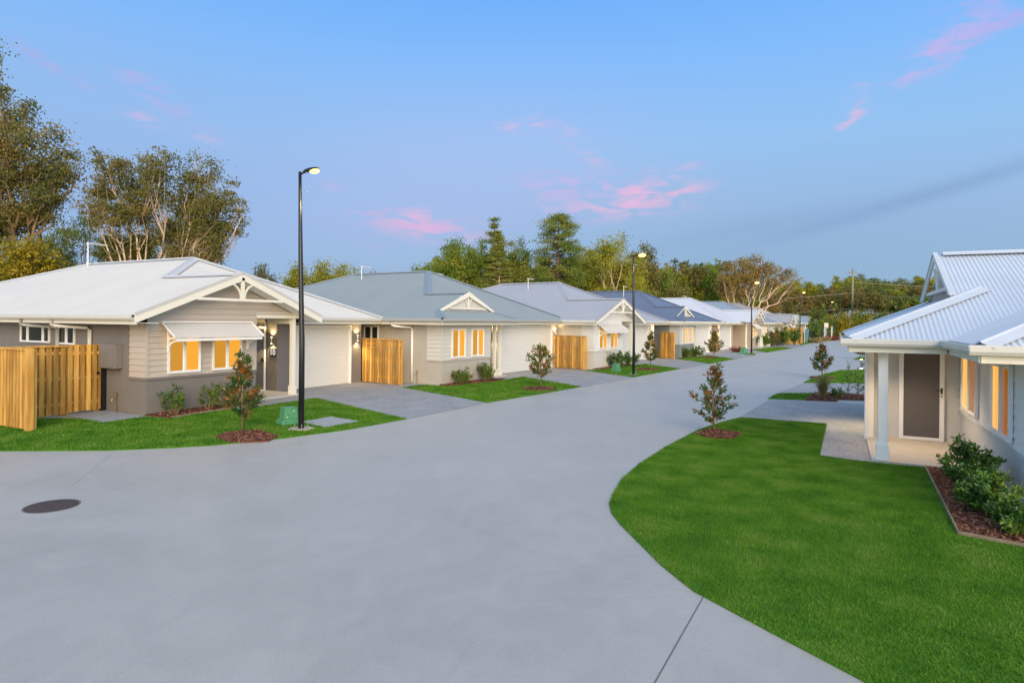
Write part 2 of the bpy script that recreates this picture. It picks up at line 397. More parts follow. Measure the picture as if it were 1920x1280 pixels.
# driveways (exposed aggregate, 8 mm above the road sheet)
flat('driveway', [(-17.2, 12.7), (-14.3, 12.4), (-9.45, 11.9), (-9.2, 16.1), (-13.9, 18.3), (-14.4, 19.0), (-16.6, 19.2)], .006, MT['aggregate'])
flat('driveway', [(-14.2, 22.4), (-12.0, 21.6), (-8.55, 21.0), (-7.85, 27.0), (-11.0, 29.2), (-11.2, 30.1), (-14.2, 31.5)], .006, MT['aggregate'])
flat('driveway', [(-12.5, 34), (-9.8, 35), (-7.25, 33), (-6.65, 38.3), (-10.6, 43.6), (-12.5, 46)], .006, MT['aggregate'])
flat('driveway', [(-11, 46), (-8.6, 47), (-6.05, 43.6), (-5.3, 56), (-7.2, 62), (-10, 63)], .006, MT['aggregate'])
flat('driveway', [(-9, 66), (-6, 70), (-3.9, 66), (-3.1, 77), (-7, 82)], .006, MT['aggregate'])
flat('driveway', [(-2.25, 16.8), (-1.9, 21.7), (1.2, 22.0), (1.2, 23.2), (3, 23.2), (3, 12.6), (-.6, 12.6), (-.6, 16.8)], .006, MT['aggregate'])
flat('driveway', [(-1.85, 23.6), (-1.2, 28.3), (3, 30.7), (3, 24.5)], .006, MT['aggregate'])

TB = lambda cx, cy, r, sx=1., n=16, ph=0: [(cx+r*cos(2*pi*i/n)*(1+.08*sin(3*i+ph)), cy+r*sx*sin(2*pi*i/n)*(1+.08*cos(2*i+ph))) for i in range(n)]
lawnR = [(.9, 4.0), (.18, 4.92), (-.31, 5.25), (-1.14, 5.82), (-1.55, 6.28), (-1.91, 6.77), (-2.3, 7.3), (-2.56, 7.72), (-2.69, 8.05), (-2.80, 8.5), (-2.95, 9.4), (-3.0, 10.57), (-2.96, 12.2), (-2.78, 14.59), (-2.5, 16.0), (-2.18, 17.05), (-.21, 17.07), (-.27, 12.88), (.55, 12.72), (1.36, 12.72), (1.28, 8.9), (1.85, 8.72), (4, 8.72), (4, 4.0)]
tbR = [(-2.72, 13.95), (-2.55, 14.78), (-1.82, 14.50), (-1.95, 13.72), (-2.4, 13.6)]
lawn('lawn', lawnR, 7000, .022, 'large mown green lawn inside the curve of the road at right', [tbR])
lawn1 = [(-17.5, 2.5), (-13.4, 5.75), (-11.83, 6.71), (-11.1, 7.4), (-10.6, 7.99), (-10.25, 8.6), (-10.02, 9.15), (-9.59, 10.56), (-9.39, 12.45), (-14.18, 14.25), (-14.2, 12.9), (-14.12, 12.32), (-14.37, 11.31), (-14.24, 9.5), (-15.0, 9.45), (-14.97, 8.43), (-16.0, 8.5), (-16.9, 8.0), (-16.9, 7.05), (-22, 7.05), (-22, 2.5)]
tb1 = [(-11.30, 8.55), (-11.44, 9.05), (-11.12, 9.47), (-10.2, 9.22), (-10.0, 8.75), (-10.5, 8.28)]
pad2 = [(-11.18, 10.75), (-11.18, 11.73), (-10.07, 11.54), (-10.19, 10.52)]
lawn('lawn', lawn1, 1500, .035, 'green lawn in front of the house numbered 10', [tb1, pad2, TB(-10.48, 10.1, .24)], wid=.010)
lawn2 = [(-13.9, 18.15), (-9.2, 16.15), (-8.75, 19.4), (-8.45, 21.9), (-12.1, 24.3), (-12.04, 21.79), (-12.7, 19.23), (-13.7, 19.3)]
tb2 = TB(-9.45, 20.3, .62, 1.0)
lawn('lawn', lawn2, 700, .04, 'green lawn in front of the grey green roofed second house', [tb2], wid=.016)
lawn3 = [(-11.1, 29.2), (-7.96, 26.9), (-7.3, 33.2), (-9.8, 35.6), (-10.2, 34.14), (-10.6, 30.1)]
tb3 = TB(-8.6, 31.6, .6, 1.3)
lawn('lawn', lawn3, 400, .045, 'green lawn around the second street lamp', [tb3], wid=.022)
lawn4 = [(-10.7, 43.6), (-6.7, 38.3), (-6.12, 44.2), (-8.4, 47.6), (-8.8, 45.38), (-9.3, 42.0)]
tb4 = TB(-7.9, 44.8, .6, 1.8)
lawn('lawn', lawn4, 250, .05, 'green lawn in front of the slate blue roofed house', [tb4], wid=.03)
lawn('lawn', [(-6.9, 60.5), (-5.15, 55.9), (-3.95, 67.2), (-5.3, 70)], 140, .05, 'yellowish lawn in front of the picket fence', wid=.04)
lawn('lawn', [(-6.5, 51.6), (-5.5, 50.3), (-5.9, 53.9)], 200, .05, 'small green lawn patch round the third street lamp', wid=.03)
lawn('lawn', [(-3.6, 76.5), (-3.1, 84), (-.9, 103), (-1.1, 108), (-4.3, 88)], 60, .06, 'far lawn strip below the feather flag', wid=.06)
lawn('lawn', [(-1.98, 21.75), (-1.80, 23.5), (-.72, 24.3), (-.89, 22.0)], 900, .04, 'small green lawn left of the bark bed and tussock', wid=.014)
lawn('lawn', [(-1.22, 28.4), (-1.05, 30.0), (-.65, 33.21), (.15, 37.01), (1.41, 38.3), (3.5, 39), (3.5, 30.8)], 450, .045, 'green lawn beyond the second driveway at right', [TB(-.55, 31.3, .55, 1.2)], wid=.02)
lawn('lawn', [(1.0, 49.0), (1.5, 53), (5, 54), (5, 47)], 100, .05, 'small far lawn behind the porch post', wid=.04)
chips(tbR, 1500, .07, 'red brown bark mulch round the small tree on the large right lawn')
chips(tb1, 1500, .07, 'red brown bark mulch round the small tree nearest the first lamp')
chips(tb2, 500, .09, 'bark mulch round the small tree in front of the second house')
chips(tb3, 300, .11, 'bark mulch round the small tree right of the second street lamp')
chips(tb4, 200, .14, 'bark mulch round the small tree in front of the slate blue roofed house')
chips(TB(-.55, 31.3, .55, 1.2), 300, .1, 'bark mulch round the small tree at the far right kerb')
bed1 = [(-15.24, 9.55), (-15.24, 12.5), (-14.3, 12.4), (-14.40, 11.31), (-14.27, 9.6)]
chips(bed1, 2200, .07, 'red brown bark mulch below the awning windows')
edging([(-14.27, 9.6), (-14.40, 11.31), (-14.3, 12.4)], 'low timber edging along the bed below the awning windows')
bed2 = [(-13.2, 19.5), (-12.7, 19.25), (-12.04, 21.8), (-12.3, 23.0), (-13.0, 23.0)]
chips(bed2, 1200, .08, 'bark mulch below the two tall windows of the second house')
chips([(-11.1, 30.3), (-10.65, 30.2), (-10.15, 34.2), (-10.7, 34.5)], 500, .1, 'bark mulch below the awning of the third house')
chips([(-9.5, 42.6), (-9.25, 42.1), (-8.8, 45.4), (-9.2, 46)], 300, .14, 'bark mulch in front of the grey blue wall of the fourth house')
mulR = [(-.89, 21.95), (-.68, 24.6), (3, 24.7), (3, 23.0), (.98, 22.95), (.05, 22.7), (.0, 22.13)]
chips(mulR, 3500, .09, 'red brown bark mulch bed between the two right driveways')
bedR = [(1.36, 12.70), (1.28, 8.9), (1.85, 8.72), (3.5, 8.7), (3.5, 10.2), (2.12, 10.2), (2.12, 12.7)]
chips(bedR, 6500, .06, 'dark bark mulch bed against the right house wall')
edging([(1.35, 12.70), (1.31, 10.8)], 'timber edging of the right wall bed, far length beside the porch slab'); edging([(1.31, 10.75), (1.27, 8.9)], 'timber edging of the right wall bed, middle length beside the lawn'); edging([(1.27, 8.85), (1.85, 8.69), (3.5, 8.69)], 'timber edging of the right wall bed, near length below the shrub')
chips([(1.4, 49.2), (1.9, 51.5), (3.6, 51.5), (3.6, 49.2)], 150, .15, 'bark mulch behind the porch post of the right house')
flat('paved_pad', [(-15.0, 9.45), (-14.97, 8.40), (-16.9, 8.6), (-16.9, 9.6)], .018, MT['pad'], thick=.03)
flat('paved_pad', pad2, .022, MT['pad'], thick=.04)
flat('paved_pad', [(-13.7, 19.35), (-14.0, 18.5), (-15.9, 18.9), (-15.9, 19.5)], .018, MT['pad'], thick=.03)
tag(MB().box(-11.55, -10.95, 17.45, 17.8, .01, .028).build('pit_lid', MT['glassdark'], bevel=.006), 'flat dark pit lid in the lawn of the second house', 'pit lid')

# ================================================================= HOUSES
def roofmat(name, col, rib=True, rough=.42):
    m = mat(name, col, rough, .45, noise=.05, nscale=.8); return m
RIB = .076
def rib_plane(mb, poly, zf, axis, amp=.009, step=RIB/6, lift=0.):
    """corrugated sheet over planar polygon poly [(s,d)..]; ribs run along `axis` (0=s,1=d); zf(s,d) plane height"""
    o = 1-axis; cs = [p[o] for p in poly]; c0, c1 = min(cs), max(cs)
    if amp == 0: cols = sorted(set([c0, c1]+cs)); 
    else: cols = list(np.arange(c0, c1, step))+[c1]; cols = sorted(set(cols+cs))
    prev = None; base = len(mb.v)
    for c in cols:
        c_ = min(max(c, c0+1e-5), c1-1e-5); xs = []
        for i in range(len(poly)):
            p, q = poly[i], poly[(i+1) % len(poly)]
            if (p[o] > c_) != (q[o] > c_): xs.append(p[axis]+(q[axis]-p[axis])*(c_-p[o])/(q[o]-p[o]))
        if len(xs) < 2: continue
        a, b = min(xs), max(xs); h = amp*cos(2*pi*c/RIB)+lift
        pa = (a, c) if axis == 0 else (c, a); pb = (b, c) if axis == 0 else (c, b)
        n = len(mb.v); mb.v += [(*pa, zf(*pa)+h), (*pb, zf(*pb)+h)]
        if prev is not None: mb.f.append((prev, n, n+1, prev+1))
        prev = n
def cap_line(mb, a, b, w=.17):
    """rolled ridge / hip capping: low inverted V with rolled top"""
    a = Vector(a); b = Vector(b); d = (b-a).normalized(); s = d.cross(Vector((0, 0, 1))).normalized()
    drop = .052
    prof = [(-w, -drop), (-.03, .012), (-.015, .032), (.015, .032), (.03, .012), (w, -drop)]
    n = len(mb.v)
    for P in (a, b):
        for x, z in prof: mb.v.append(tuple(P+s*x+Vector((0, 0, z+.02))))
    for i in range(5): mb.f.append((n+i, n+i+1, n+7+i, n+6+i))
def gutter_run(g, f, a, b, out, e0=0., e1=0.):
    """gutter and fascia along eave a->b (2D), out = outward unit vector"""
    a = Vector((*a, 0)); b = Vector((*b, 0)); out = Vector((*out, 0)); d = (b-a).normalized(); fa_, fb_ = a.copy(), b.copy(); a = a-d*e0; b = b+d*e1
    prof = [(-.02, 2.375), (.09, 2.375), (.115, 2.42), (.115, 2.492), (.10, 2.505), (.09, 2.492), (.09, 2.40), (-.02, 2.40)]
    g.prism([a+out*x+Vector((0, 0, z)) for x, z in prof], b-a)
    f.prism([fa_+out*x+Vector((0, 0, z)) for x, z in ((-.045, 2.27), (-.022, 2.27), (-.022, 2.45), (-.045, 2.45))], fb_-fa_)
def siding(mb, axis, off, rng_fn, z0, z1, sgn=-1, bh=.15, th=.024):
    """weatherboards in plane (other axis == off), facing sgn; rng_fn(z)->(c0,c1)"""
    n = max(1, round((z1-z0)/bh)); h = (z1-z0)/n
    for i in range(n):
        a, b = z0+i*h, z0+(i+1)*h; r0, r1 = rng_fn(a), rng_fn(b)
        if r0[1]-r0[0] < .02: continue
        o0, o1 = off+sgn*(th+.004), off+sgn*.004
        P = (lambda c, o_, z: (c, o_, z)) if axis == 0 else (lambda c, o_, z: (o_, c, z))
        mb.poly([P(r0[0], o0, a), P(r0[1], o0, a), P(r1[1], o1, b), P(r1[0], o1, b)])
        mb.poly([P(r0[0], o1, a), P(r0[1], o1, a), P(r0[1], o0, a), P(r0[0], o0, a)])
def window(par, s0, s1, z0, z1, lit=True, axis=0, off=0., sgn=-1, sashes=(.5,), mats=None, label=None, w=.045):
    """aluminium sliding window in the wall plane; frame is the part, panes its sub-parts"""
    fr = MB()
    def bx(mb, a, b, o0, o1, c, d):
        if axis == 0: mb.box(a, b, off+sgn*o0, off+sgn*o1, c, d)
        else: mb.box(off+sgn*o0, off+sgn*o1, a, b, c, d)
    bx(fr, s0, s1, .0, .05, z0, z0+w); bx(fr, s0, s1, .0, .05, z1-w, z1); bx(fr, s0, s0+w, .0, .049, z0+w, z1-w); bx(fr, s1-w, s1, .0, .049, z0+w, z1-w)
    ed = [s0+w]+[s0+(s1-s0)*q for q in sashes]+[s1-w]
    for q in ed[1:-1]: bx(fr, q-.032, q+.032, .0, .047, z0+w, z1-w)
    f = fr.build('window', MT['alu'], par)
    if label: f['label'] = label
    for i, (a, b) in enumerate(zip(ed, ed[1:])):
        a2 = a if i == 0 else a+.032; b2 = b if i == len(ed)-2 else b-.032
        p = MB(); bx(p, a2, b2, .012, .018, z0+w, z1-w)
        m = (mats[i] if mats else (MT['paneL'] if i % 2 == 0 else MT['paneR'])) if lit else MT['glassdark']
        p.build('pane', m, f)
        sh = MB()   # slim sash rails of the sliding leaf
        bx(sh, a2, a2+.018, .018, .03, z0+w, z1-w); bx(sh, b2-.018, b2, .018, .03, z0+w, z1-w); bx(sh, a2+.018, b2-.018, .018, .03, z0+w, z0+w+.018); bx(sh, a2+.018, b2-.018, .018, .03, z1-w-.018, z1-w)
        sh.build('sash', MT['alu'], f)
    return f
def awning(par, s0, s1, zt, zb, out, m, d0=0.):
    a = MB(); L = math.hypot(out, zt-zb)
    nn = int((s1-s0)/RIB*6)
    for i in range(nn+1):
        s = s0+(s1-s0)*i/nn; h = .009*cos(2*pi*s/RIB)
        a.v += [(s, d0-.03, zt+h), (s, d0-out, zb+h)]
        if i: k = len(a.v)-4; a.f.append((k, k+1, k+3, k+2))
    o = a.build('awning', m, par)
    b = MB(); b.box(s0, s1, d0-.06, d0-.005, zt+.012, zt+.05); b.beam((s0, d0-.03, zt+.012), (s0, d0-out, zb+.012), .03, .035); b.beam((s1, d0-.03, zt+.012), (s1, d0-out, zb+.012), .03, .035)
    b.box(s0+.05, s1-.05, d0-out+.02, d0-out+.06, zb-.085, zb-.015); b.build('awning_trim', MT['white'], o)
    for s in (s0+.16, s1-.16):
        k = MB(); k.box(s-.025, s+.025, d0-.06, d0-.015, zt-.75, zt-.05); k.box(s-.022, s+.022, d0-out+.05, d0-.06, zb-.07+.03, zb-.02+.03)
        pts = [(s, d0-.05-(out-.13)*(1-cos(t)), zt-.70+(zb-.07-zt+.70)*sin(t)) for t in np.linspace(0, pi/2, 7)]
        for p, q in zip(pts, pts[1:]): k.beam(p, q, .045, .045, (1, 0, 0))
        k.build('awning_bracket', MT['white'], o)
def garage_door(par, s0, s1, d, z1):
    g = MB(); n = 26
    for i in range(n):
        a, b = .02+(z1-.02)*i/n, .02+(z1-.02)*(i+1)/n; e = .012 if i % 6 else .022
        g.poly([(s0, d, a+e), (s1, d, a+e), (s1, d, b), (s0, d, b)]); g.poly([(s0, d, a), (s1, d, a), (s1, d+.008, a+e*.5), (s0, d+.008, a+e*.5)]); g.poly([(s0, d+.008, a+e*.5), (s1, d+.008, a+e*.5), (s1, d, a+e), (s0, d, a+e)])
    o = g.build('garage_door', MT['door'], par)
    f = MB(); f.box(s0-.06, s0, d-.06, d+.04, 0, z1+.06); f.box(s1, s1+.06, d-.06, d+.04, 0, z1+.06); f.box(s0, s1, d-.06, d+.04, z1, z1+.06); f.build('door_frame', MT['white'], o)
def wall_light(par, s, d, z, real=True, face=(0, -1)):
    fx, fy = face
    b = MB(); c = (s+fx*.07, d+fy*.07)
    b.tube([(c[0], c[1], z-.1), (c[0], c[1], z+.1)], .032, 12); b.beam((s, d, z), (s+fx*.06, d+fy*.06, z), .05, .08)
    o = b.build('wall_light', MT['galv'], par)
    MB().tube([(c[0], c[1], z+.101), (c[0], c[1], z+.112)], .027, 12).build('lens', MT['glow_soft'], o); MB().tube([(c[0], c[1], z-.115), (c[0], c[1], z-.101)], .027, 12).build('lens', MT['glow_soft'], o)
    if real:
        for sg in (1, -1):
            l = bpy.data.lights.new('wall lamp beam', 'SPOT'); l.energy = 36.0*real; l.color = (1, .74, .36); l.spot_size = R(130); l.spot_blend = .8; l.shadow_soft_size = .03
            lo = bpy.data.objects.new('wall_lamp_beam', l); C.objects.link(lo); lo.parent = o; lo.location = (c[0]+fx*.02, c[1]+fy*.02, z+sg*.125); lo.rotation_euler = (pi if sg > 0 else 0, 0, 0)
def antenna(par, s, d, z):
    b = MB(); b.tube([(s, d, z-.1), (s, d, z+1.05)], .022, 6); b.tube([(s-.05, d, z+1.02), (s+.75, d+.1, z+1.02)], .024, 5)
    for i in range(9): x = s+.02+i*.09; y = d+.1*(x-s)/.8; b.tube([(x, y-.10, z+1.03), (x, y+.10, z+1.03)], .006, 4)
    b.tube([(s+.2, d, z-.05), (s, d, z+.35)], .008, 4); b.tube([(s-.15, d+.12, z-.05), (s, d, z+.35)], .008, 4)
    b.build('antenna', MT['cream'], par)
def downpipe(par, s, d, m, reach=.55, h=2.3):
    b = MB(); b.tube([(s-.55, d-reach+.06, h+.07), (s-.55, d-reach+.06, h-.05), (s-.50, d-reach+.08, h-.10), (s-.06, d-.12, h-.12), (s, d-.09, h-.18), (s, d-.09, .05)], .045, 10); return b.build('downpipe', m, par, smooth=True)
def truss(par, g, d, zt, half, chord, sl):
    """decorative gable truss: chord, king post, two curved braces, at apex s=g"""
    b = MB(); b.box(g-half, g+half, d-.03, d+.02, chord-.035, chord+.035); b.box(g-.045, g+.045, d-.035, d+.025, chord+.035, zt-.1)
    for sg in (-1, 1):
        x1 = .42; pts = [(g+sg*(.05+x1*(1-cos(t))*1.0), d-.005, chord+.04+(zt-.14-sl*x1-chord)*sin(t)) for t in np.linspace(0, pi/2, 8)]
        for p, q in zip(pts, pts[1:]): b.beam(p, q, .045, .05, (0, 1, 0))
    b.build('gable_truss', MT['cream'], par)
def post(par, s, d, z0, z1, w=.13, m=None):
    b = MB(); b.box(s-w/2, s+w/2, d-w/2, d+w/2, z0+.30, z1); b.box(s-w/2-.025, s+w/2+.025, d-w/2-.025, d+w/2+.025, z0, z0+.28); b.box(s-w/2-.01, s+w/2+.01, d-w/2-.01, d+w/2+.01, z0+.28, z0+.30)
    b.build('porch_post', m or MT['cream'], par, bevel=.006)
def house(X, Y, th, kind, L, H, label, group=None, mirror=False, wall=None, board=None, roof=None, gut=None, amp=.009, detail=2, awn=None, D=16., bay=3.3, gdoor=(5.9, 8.67), z=0, zs=1., ext=None, ov=.44):
    """local axes: x = s along the front (away from the camera), y = d depth back from the bay front, z up"""
    rot = pi/2-R(th)
    if mirror: o = empty('house', (X+L*sin(R(th)), Y+L*cos(R(th)), z), rot, label, 'house', group, scale=(-1, 1, zs))
    else: o = empty('house', (X, Y, z), rot, label, 'house', group, scale=(1, 1, zs))
    S0, S1, E, F = -.59, L+ov, 2.5, (.5 if kind == 'A' else .3); B = D
    Wd = (S1-S0)/2; Sm = (S0+S1)/2; sl = .39; zr = E+sl*Wd; RF = F+.8*Wd; RB = B-Wd; fsl = sl*Wd/(RF-F)
    ex = ext or (3.0 if kind == 'A' else 2.7); g = S0+ex; gd = 1.2 if kind == 'A' else .8
    Hd = F+(RF-F)*ex/Wd; zg = E+sl*ex; D0 = -.49
    zl = lambda s, d: E+sl*(s-S0); zrr = lambda s, d: E+sl*(S1-s); zf = lambda s, d: E+fsl*(d-F); zb = lambda s, d: E+sl*(B-d); zge = lambda s, d: E+sl*(S0+2*ex-s); zsk = lambda s, d: E+sl*(d-D0)
    S2 = S0+2*ex
    r = MB()
    if kind == 'A':
        P = [(S0, D0), (S0, B), (Sm, RB), (Sm, RF), (g, Hd), (g, D0)]; rib_plane(r, P, zl, 0, amp)
        rib_plane(r, [(g, D0), (g, Hd), (S2, F), (S2, D0)], zge, 0, amp)
        gfront = D0
    else:
        k = .85; dg = D0+k*1.0; gfront = dg
        rib_plane(r, [(S0, D0), (S0, B), (Sm, RB), (Sm, RF), (g, Hd), (g, dg), (S0+k, dg)], zl, 0, amp)
        rib_plane(r, [(S2, D0), (S2, F), (g, Hd), (g, dg), (S2-k, dg)], zge, 0, amp)
        rib_plane(r, [(S0, D0), (S2, D0), (S2-k, dg), (S0+k, dg)], zsk, 1, amp)
    rib_plane(r, [(S2, F), (S1, F), (Sm, RF), (g, Hd)], zf, 1, amp)
    rib_plane(r, [(S1, F), (S1, B), (Sm, RB), (Sm, RF)], zrr, 0, amp)
    rib_plane(r, [(S0, B), (S1, B), (Sm, RB)], zb, 1, amp)
    ro = r.build('roof', roof, o)
    if detail:
        c = MB(); cap_line(c, (Sm, RF, zr), (Sm, RB, zr)); cap_line(c, (Sm, RF, zr), (g, Hd, zg)); cap_line(c, (Sm, RF, zr), (S1, F, E)); cap_line(c, (g, gfront, zg), (g, Hd, zg))
        cap_line(c, (Sm, RB, zr), (S0, B, E)); cap_line(c, (Sm, RB, zr), (S1, B, E))
        c.build('ridge_cap', roof, ro)
        if kind == 'B':
            for pa, pb in (((S0+k, dg, E+sl*k), (S0, D0, E)), ((S2-k, dg, E+sl*k), (S2, D0, E))): c = MB(); cap_line(c, pa, pb); c.build('hip_cap', roof, ro)
    # eaves
    gu = MB(); fa = MB()
    gutter_run(gu, fa, (S0, D0), (S0, B), (-1, 0)); gutter_run(gu, fa, (S2+(.0 if kind == 'B' else .12), F), (S1, F), (0, -1), 0, .115); gutter_run(gu, fa, (S1, F), (S1, B), (1, 0)); gutter_run(gu, fa, (S0, B), (S1, B), (0, 1))
    if kind == 'B': gutter_run(gu, fa, (S0, D0), (S2, D0), (0, -1), .115, .115); gutter_run(gu, fa, (S2, D0), (S2, F), (1, 0))
    gu.build('gutter', gut or MT['cream'], o); fa.build('fascia', MT['cream'], o)
    so_ = MB(); zz = 2.30
    so_.box(S0+.03, 0, D0+.03, B-.03, zz, zz+.012); so_.box(S2, S1-.03, F+.03, 1.5, zz, zz+.012); so_.box(L, S1-.03, 1.5, B-.03, zz, zz+.012)
    if kind == 'B': so_.box(0, S2, D0+.03, F+.03, zz, zz+.012); so_.box(0, S2, F+.03, 2.2, zz+.02, zz+.032)
    else:
        so_.box(bay, S2, 0.02, 1.9, 2.585, 2.60)
        for a, b_ in ((S0+.05, g), (g, S2-.05)): so_.poly([(a, D0+.04, (zl if b_ == g else zge)(a, 0)-.17), (b_, D0+.04, (zl if b_ == g else zge)(b_, 0)-.17), (b_, .0, (zl if b_ == g else zge)(b_, 0)-.17), (a, .0, (zl if b_ == g else zge)(a, 0)-.17)])
    so_.build('soffit', MT['white'], o)
    # walls
    w = MB()
    w.box(0, bay, 0, .72, 0, .90); w.box(.02, bay-.02, .02, .72, .90, 2.31); w.box(0, bay, .72, 1.74, 0, 2.31 if kind == 'B' else 2.6)
    if kind == 'A': w.box(0, gdoor[0]-.75, 1.74, D-.6, 0, 2.6)
    else: w.box(0, gdoor[0]-.75, 1.74, D-.6, 0, 2.305)
    q = gdoor[0]-.75
    w.box(q, L, gd+.15, D-.6, 0, 2.31); w.box(q, gdoor[0]-.06, gd, gd+.15, 0, 2.31); w.box(gdoor[1]+.06, L, gd, gd+.15, 0, 2.31); w.box(gdoor[0]-.06, gdoor[1]+.06, gd, gd+.15, 2.22, 2.31)
    wo_ = w.build('wall', wall, o)
    le = MB(); le.box(-.03, bay+.02, -.03, .0, .87, .935); le.box(-.03, 0, 0, .75, .87, .935); le.box(bay, bay+.02, 0, .3, .87, .935); le.build('ledge', wall, o)
    sd_ = MB()
    siding(sd_, 0, .02, lambda z: (.02, bay-.01), .935, 2.55 if kind == 'A' else 2.31)
    siding(sd_, 1, .02, lambda z: (.02, .72), .935, 2.32)
    if kind == 'A':
        siding(sd_, 0, .02, lambda z: (max(.02, S0+(z-E+.19)/sl), min(S2-.62, S2-(z-E+.19)/sl)), 2.55, 3.52)
    sd_.build('weatherboards', board, o)
    MB().box(-.014, .045, -.014, .045, .935, 2.32).build('corner_trim', board, o); MB().box(bay-.045, bay+.01, -.012, .05, .935, 2.5 if kind == 'A' else 2.31).build('corner_trim', board, o)
    # windows
    if kind == 'A':
        window(o, .54, 1.47, 1.0, 2.12, sashes=(.5,)); window(o, 1.83, 2.78, 1.0, 2.12)
    else:
        window(o, .60, 1.48, .98, 2.12); window(o, 1.92, 2.78, .98, 2.12)
    if awn: awning(o, .38, 3.12, 2.30, 1.93, .55, awn)
    # gable end
    if kind == 'A':
        bb = MB(); hb = .19
        for sA, sB in ((S0-.02, g), (S2+.02, g)):
            zA = E-.005; zB = zg+.015
            bb.prism([(sA, D0-.035, zA), (sB, D0-.035, zB), (sB, D0-.035, zB-hb), (sA, D0-.035, zA-hb)], (0, .03, 0))
        bb.build('barge_board', MT['cream'], o)
        tr = MB()
        for sA, sB in ((S0-.02, g), (S2+.02, g)): tr.beam((sA, D0-.03, E+.02), (sB, D0-.03, zg+.04), .03, .07)
        tr.build('barge_capping', roof, ro)
        truss(o, g, D0, zg, 1.42, 2.95, sl)
        if detail:
            bm_ = MB(); bm_.box(bay, 4.95, .0, .1, 2.45, 2.62); bm_.box(4.72, 4.86, .12, gd-.01, 2.28, 2.45); bm_.build('porch_beam', MT['cream'], o)
        post(o, 4.79, .10, .04, 2.46)
    else:
        bb = MB(); hb = .15; zk = E+sl*k
        for sA, sB in ((S0+k-.12, g), (S2-k+.12, g)):
            zA = zk-.02
            bb.prism([(sA, dg-.10, zA), (sB, dg-.10, zg+.05), (sB, dg-.10, zg+.05-hb-.05), (sA+(.28 if sA < sB else -.28), dg-.10, zA)], (0, .035, 0))
        bb.build('barge_board', MT['cream'], o)
        b = MB(); b.poly([(S0+k+.1, dg+.02, zk-.02), (g, dg+.02, zg-.02), (S2-k-.1, dg+.02, zk-.02)]); b.build('gable_infill', board, o)
        tt = MB(); tt.box(g-1.2, g+1.2, dg-.08, dg-.04, zk+.06, zk+.12)
        for sg in (-1, 0, 1):
            if sg == 0: tt.box(g-.03, g+.03, dg-.08, dg-.04, zk+.12, zg-.2)
            else:
                pts = [(g+sg*(.04+.5*(1-cos(t))), dg-.06, zk+.12+.45*sin(t)) for t in np.linspace(0, pi/2, 6)]
                for p, q2 in zip(pts, pts[1:]): tt.beam(p, q2, .03, .035, (0, 1, 0))
        tt.build('gable_truss', MT['cream'], o)
        for s_ in (bay+.75, bay+1.15): post(o, s_, .28, .04, 2.3, .12)
    # porch slab, door
    pf = MB(); pf.box(bay, q+.0, .0, 1.74, -.01, .05); pf.build('porch_floor', MT['porch'], o)
    d_ = MB(); d_.box(q-1.05, q-.12, 1.68, 1.72, .08, 2.10); do = d_.build('front_door', MT['screen'], o)
    f_ = MB(); f_.box(q-1.12, q-1.05, 1.66, 1.735, .05, 2.18); f_.box(q-.12, q-.05, 1.66, 1.735, .05, 2.18); f_.box(q-1.05, q-.12, 1.66, 1.735, 2.10, 2.18); f_.box(q-1.05, q-.12, 1.66, 1.735, .05, .085); f_.build('door_frame', MT['alu'], do)
    if detail: h_ = MB(); h_.box(q-.20, q-.17, 1.61, 1.67, 1.0, 1.14); h_.box(q-.30, q-.17, 1.61, 1.63, 1.08, 1.10); h_.build('handle', MT['black'], do)
    garage_door(o, gdoor[0], gdoor[1], gd+.06, 2.16)
    lr = 1 if detail == 2 else 0
    wall_light(o, L-.28, gd, 1.72, lr)
    if kind == 'A': wall_light(o, q, gd+.18, 1.72, lr, face=(-1, 0))
    else: wall_light(o, q+.25, gd, 1.72, lr)
    if kind == 'A' and detail == 2:
        pass
    return o, ro

MT['door'] = mat('garage door cream', (.72, .71, .66), .4, .4)
WHT = roofmat('off white roof steel', (.57, .56, .54)); GGR = roofmat('grey green roof steel', (.23, .275, .30)); LGR = roofmat('pale grey roof steel', (.40, .395, .41)); BLU = roofmat('slate blue roof steel', (.13, .15, .21)); BGR = roofmat('blue grey roof steel', (.28, .33, .38))
R_G = mat('grey render', (.205, .188, .176), .85, .2, noise=.06, nscale=3, bump=.15, bscale=200)
R_C = mat('pale grey render', (.46, .43, .38), .85, .2, noise=.05, nscale=3, bump=.15, bscale=200)
R_W = mat('off white render', (.66, .63, .57), .85, .2, noise=.05, nscale=3)
R_B = mat('blue grey render', (.23, .26, .27), .85, .2, noise=.05, nscale=3)
B_T = mat('taupe weatherboard', (.50, .435, .37), .5, .35); B_C = mat('light grey weatherboard', (.60, .585, .54), .5, .35); B_W = mat('white weatherboard', (.76, .755, .73), .5, .35)
GUT1 = mat('off white gutter', (.60, .59, .54), .4, .4); GUT2 = mat('grey gutter', (.36, .37, .36), .4, .4)

h1, r1 = house(-15.24, 9.59, 0, 'A', 9.27, 0, 'nearest left house, numbered 10, white roof over grey walls and taupe weatherboards', 'houses along the left side of the street', wall=R_G, board=B_T, roof=WHT, gut=GUT1, awn=WHT)
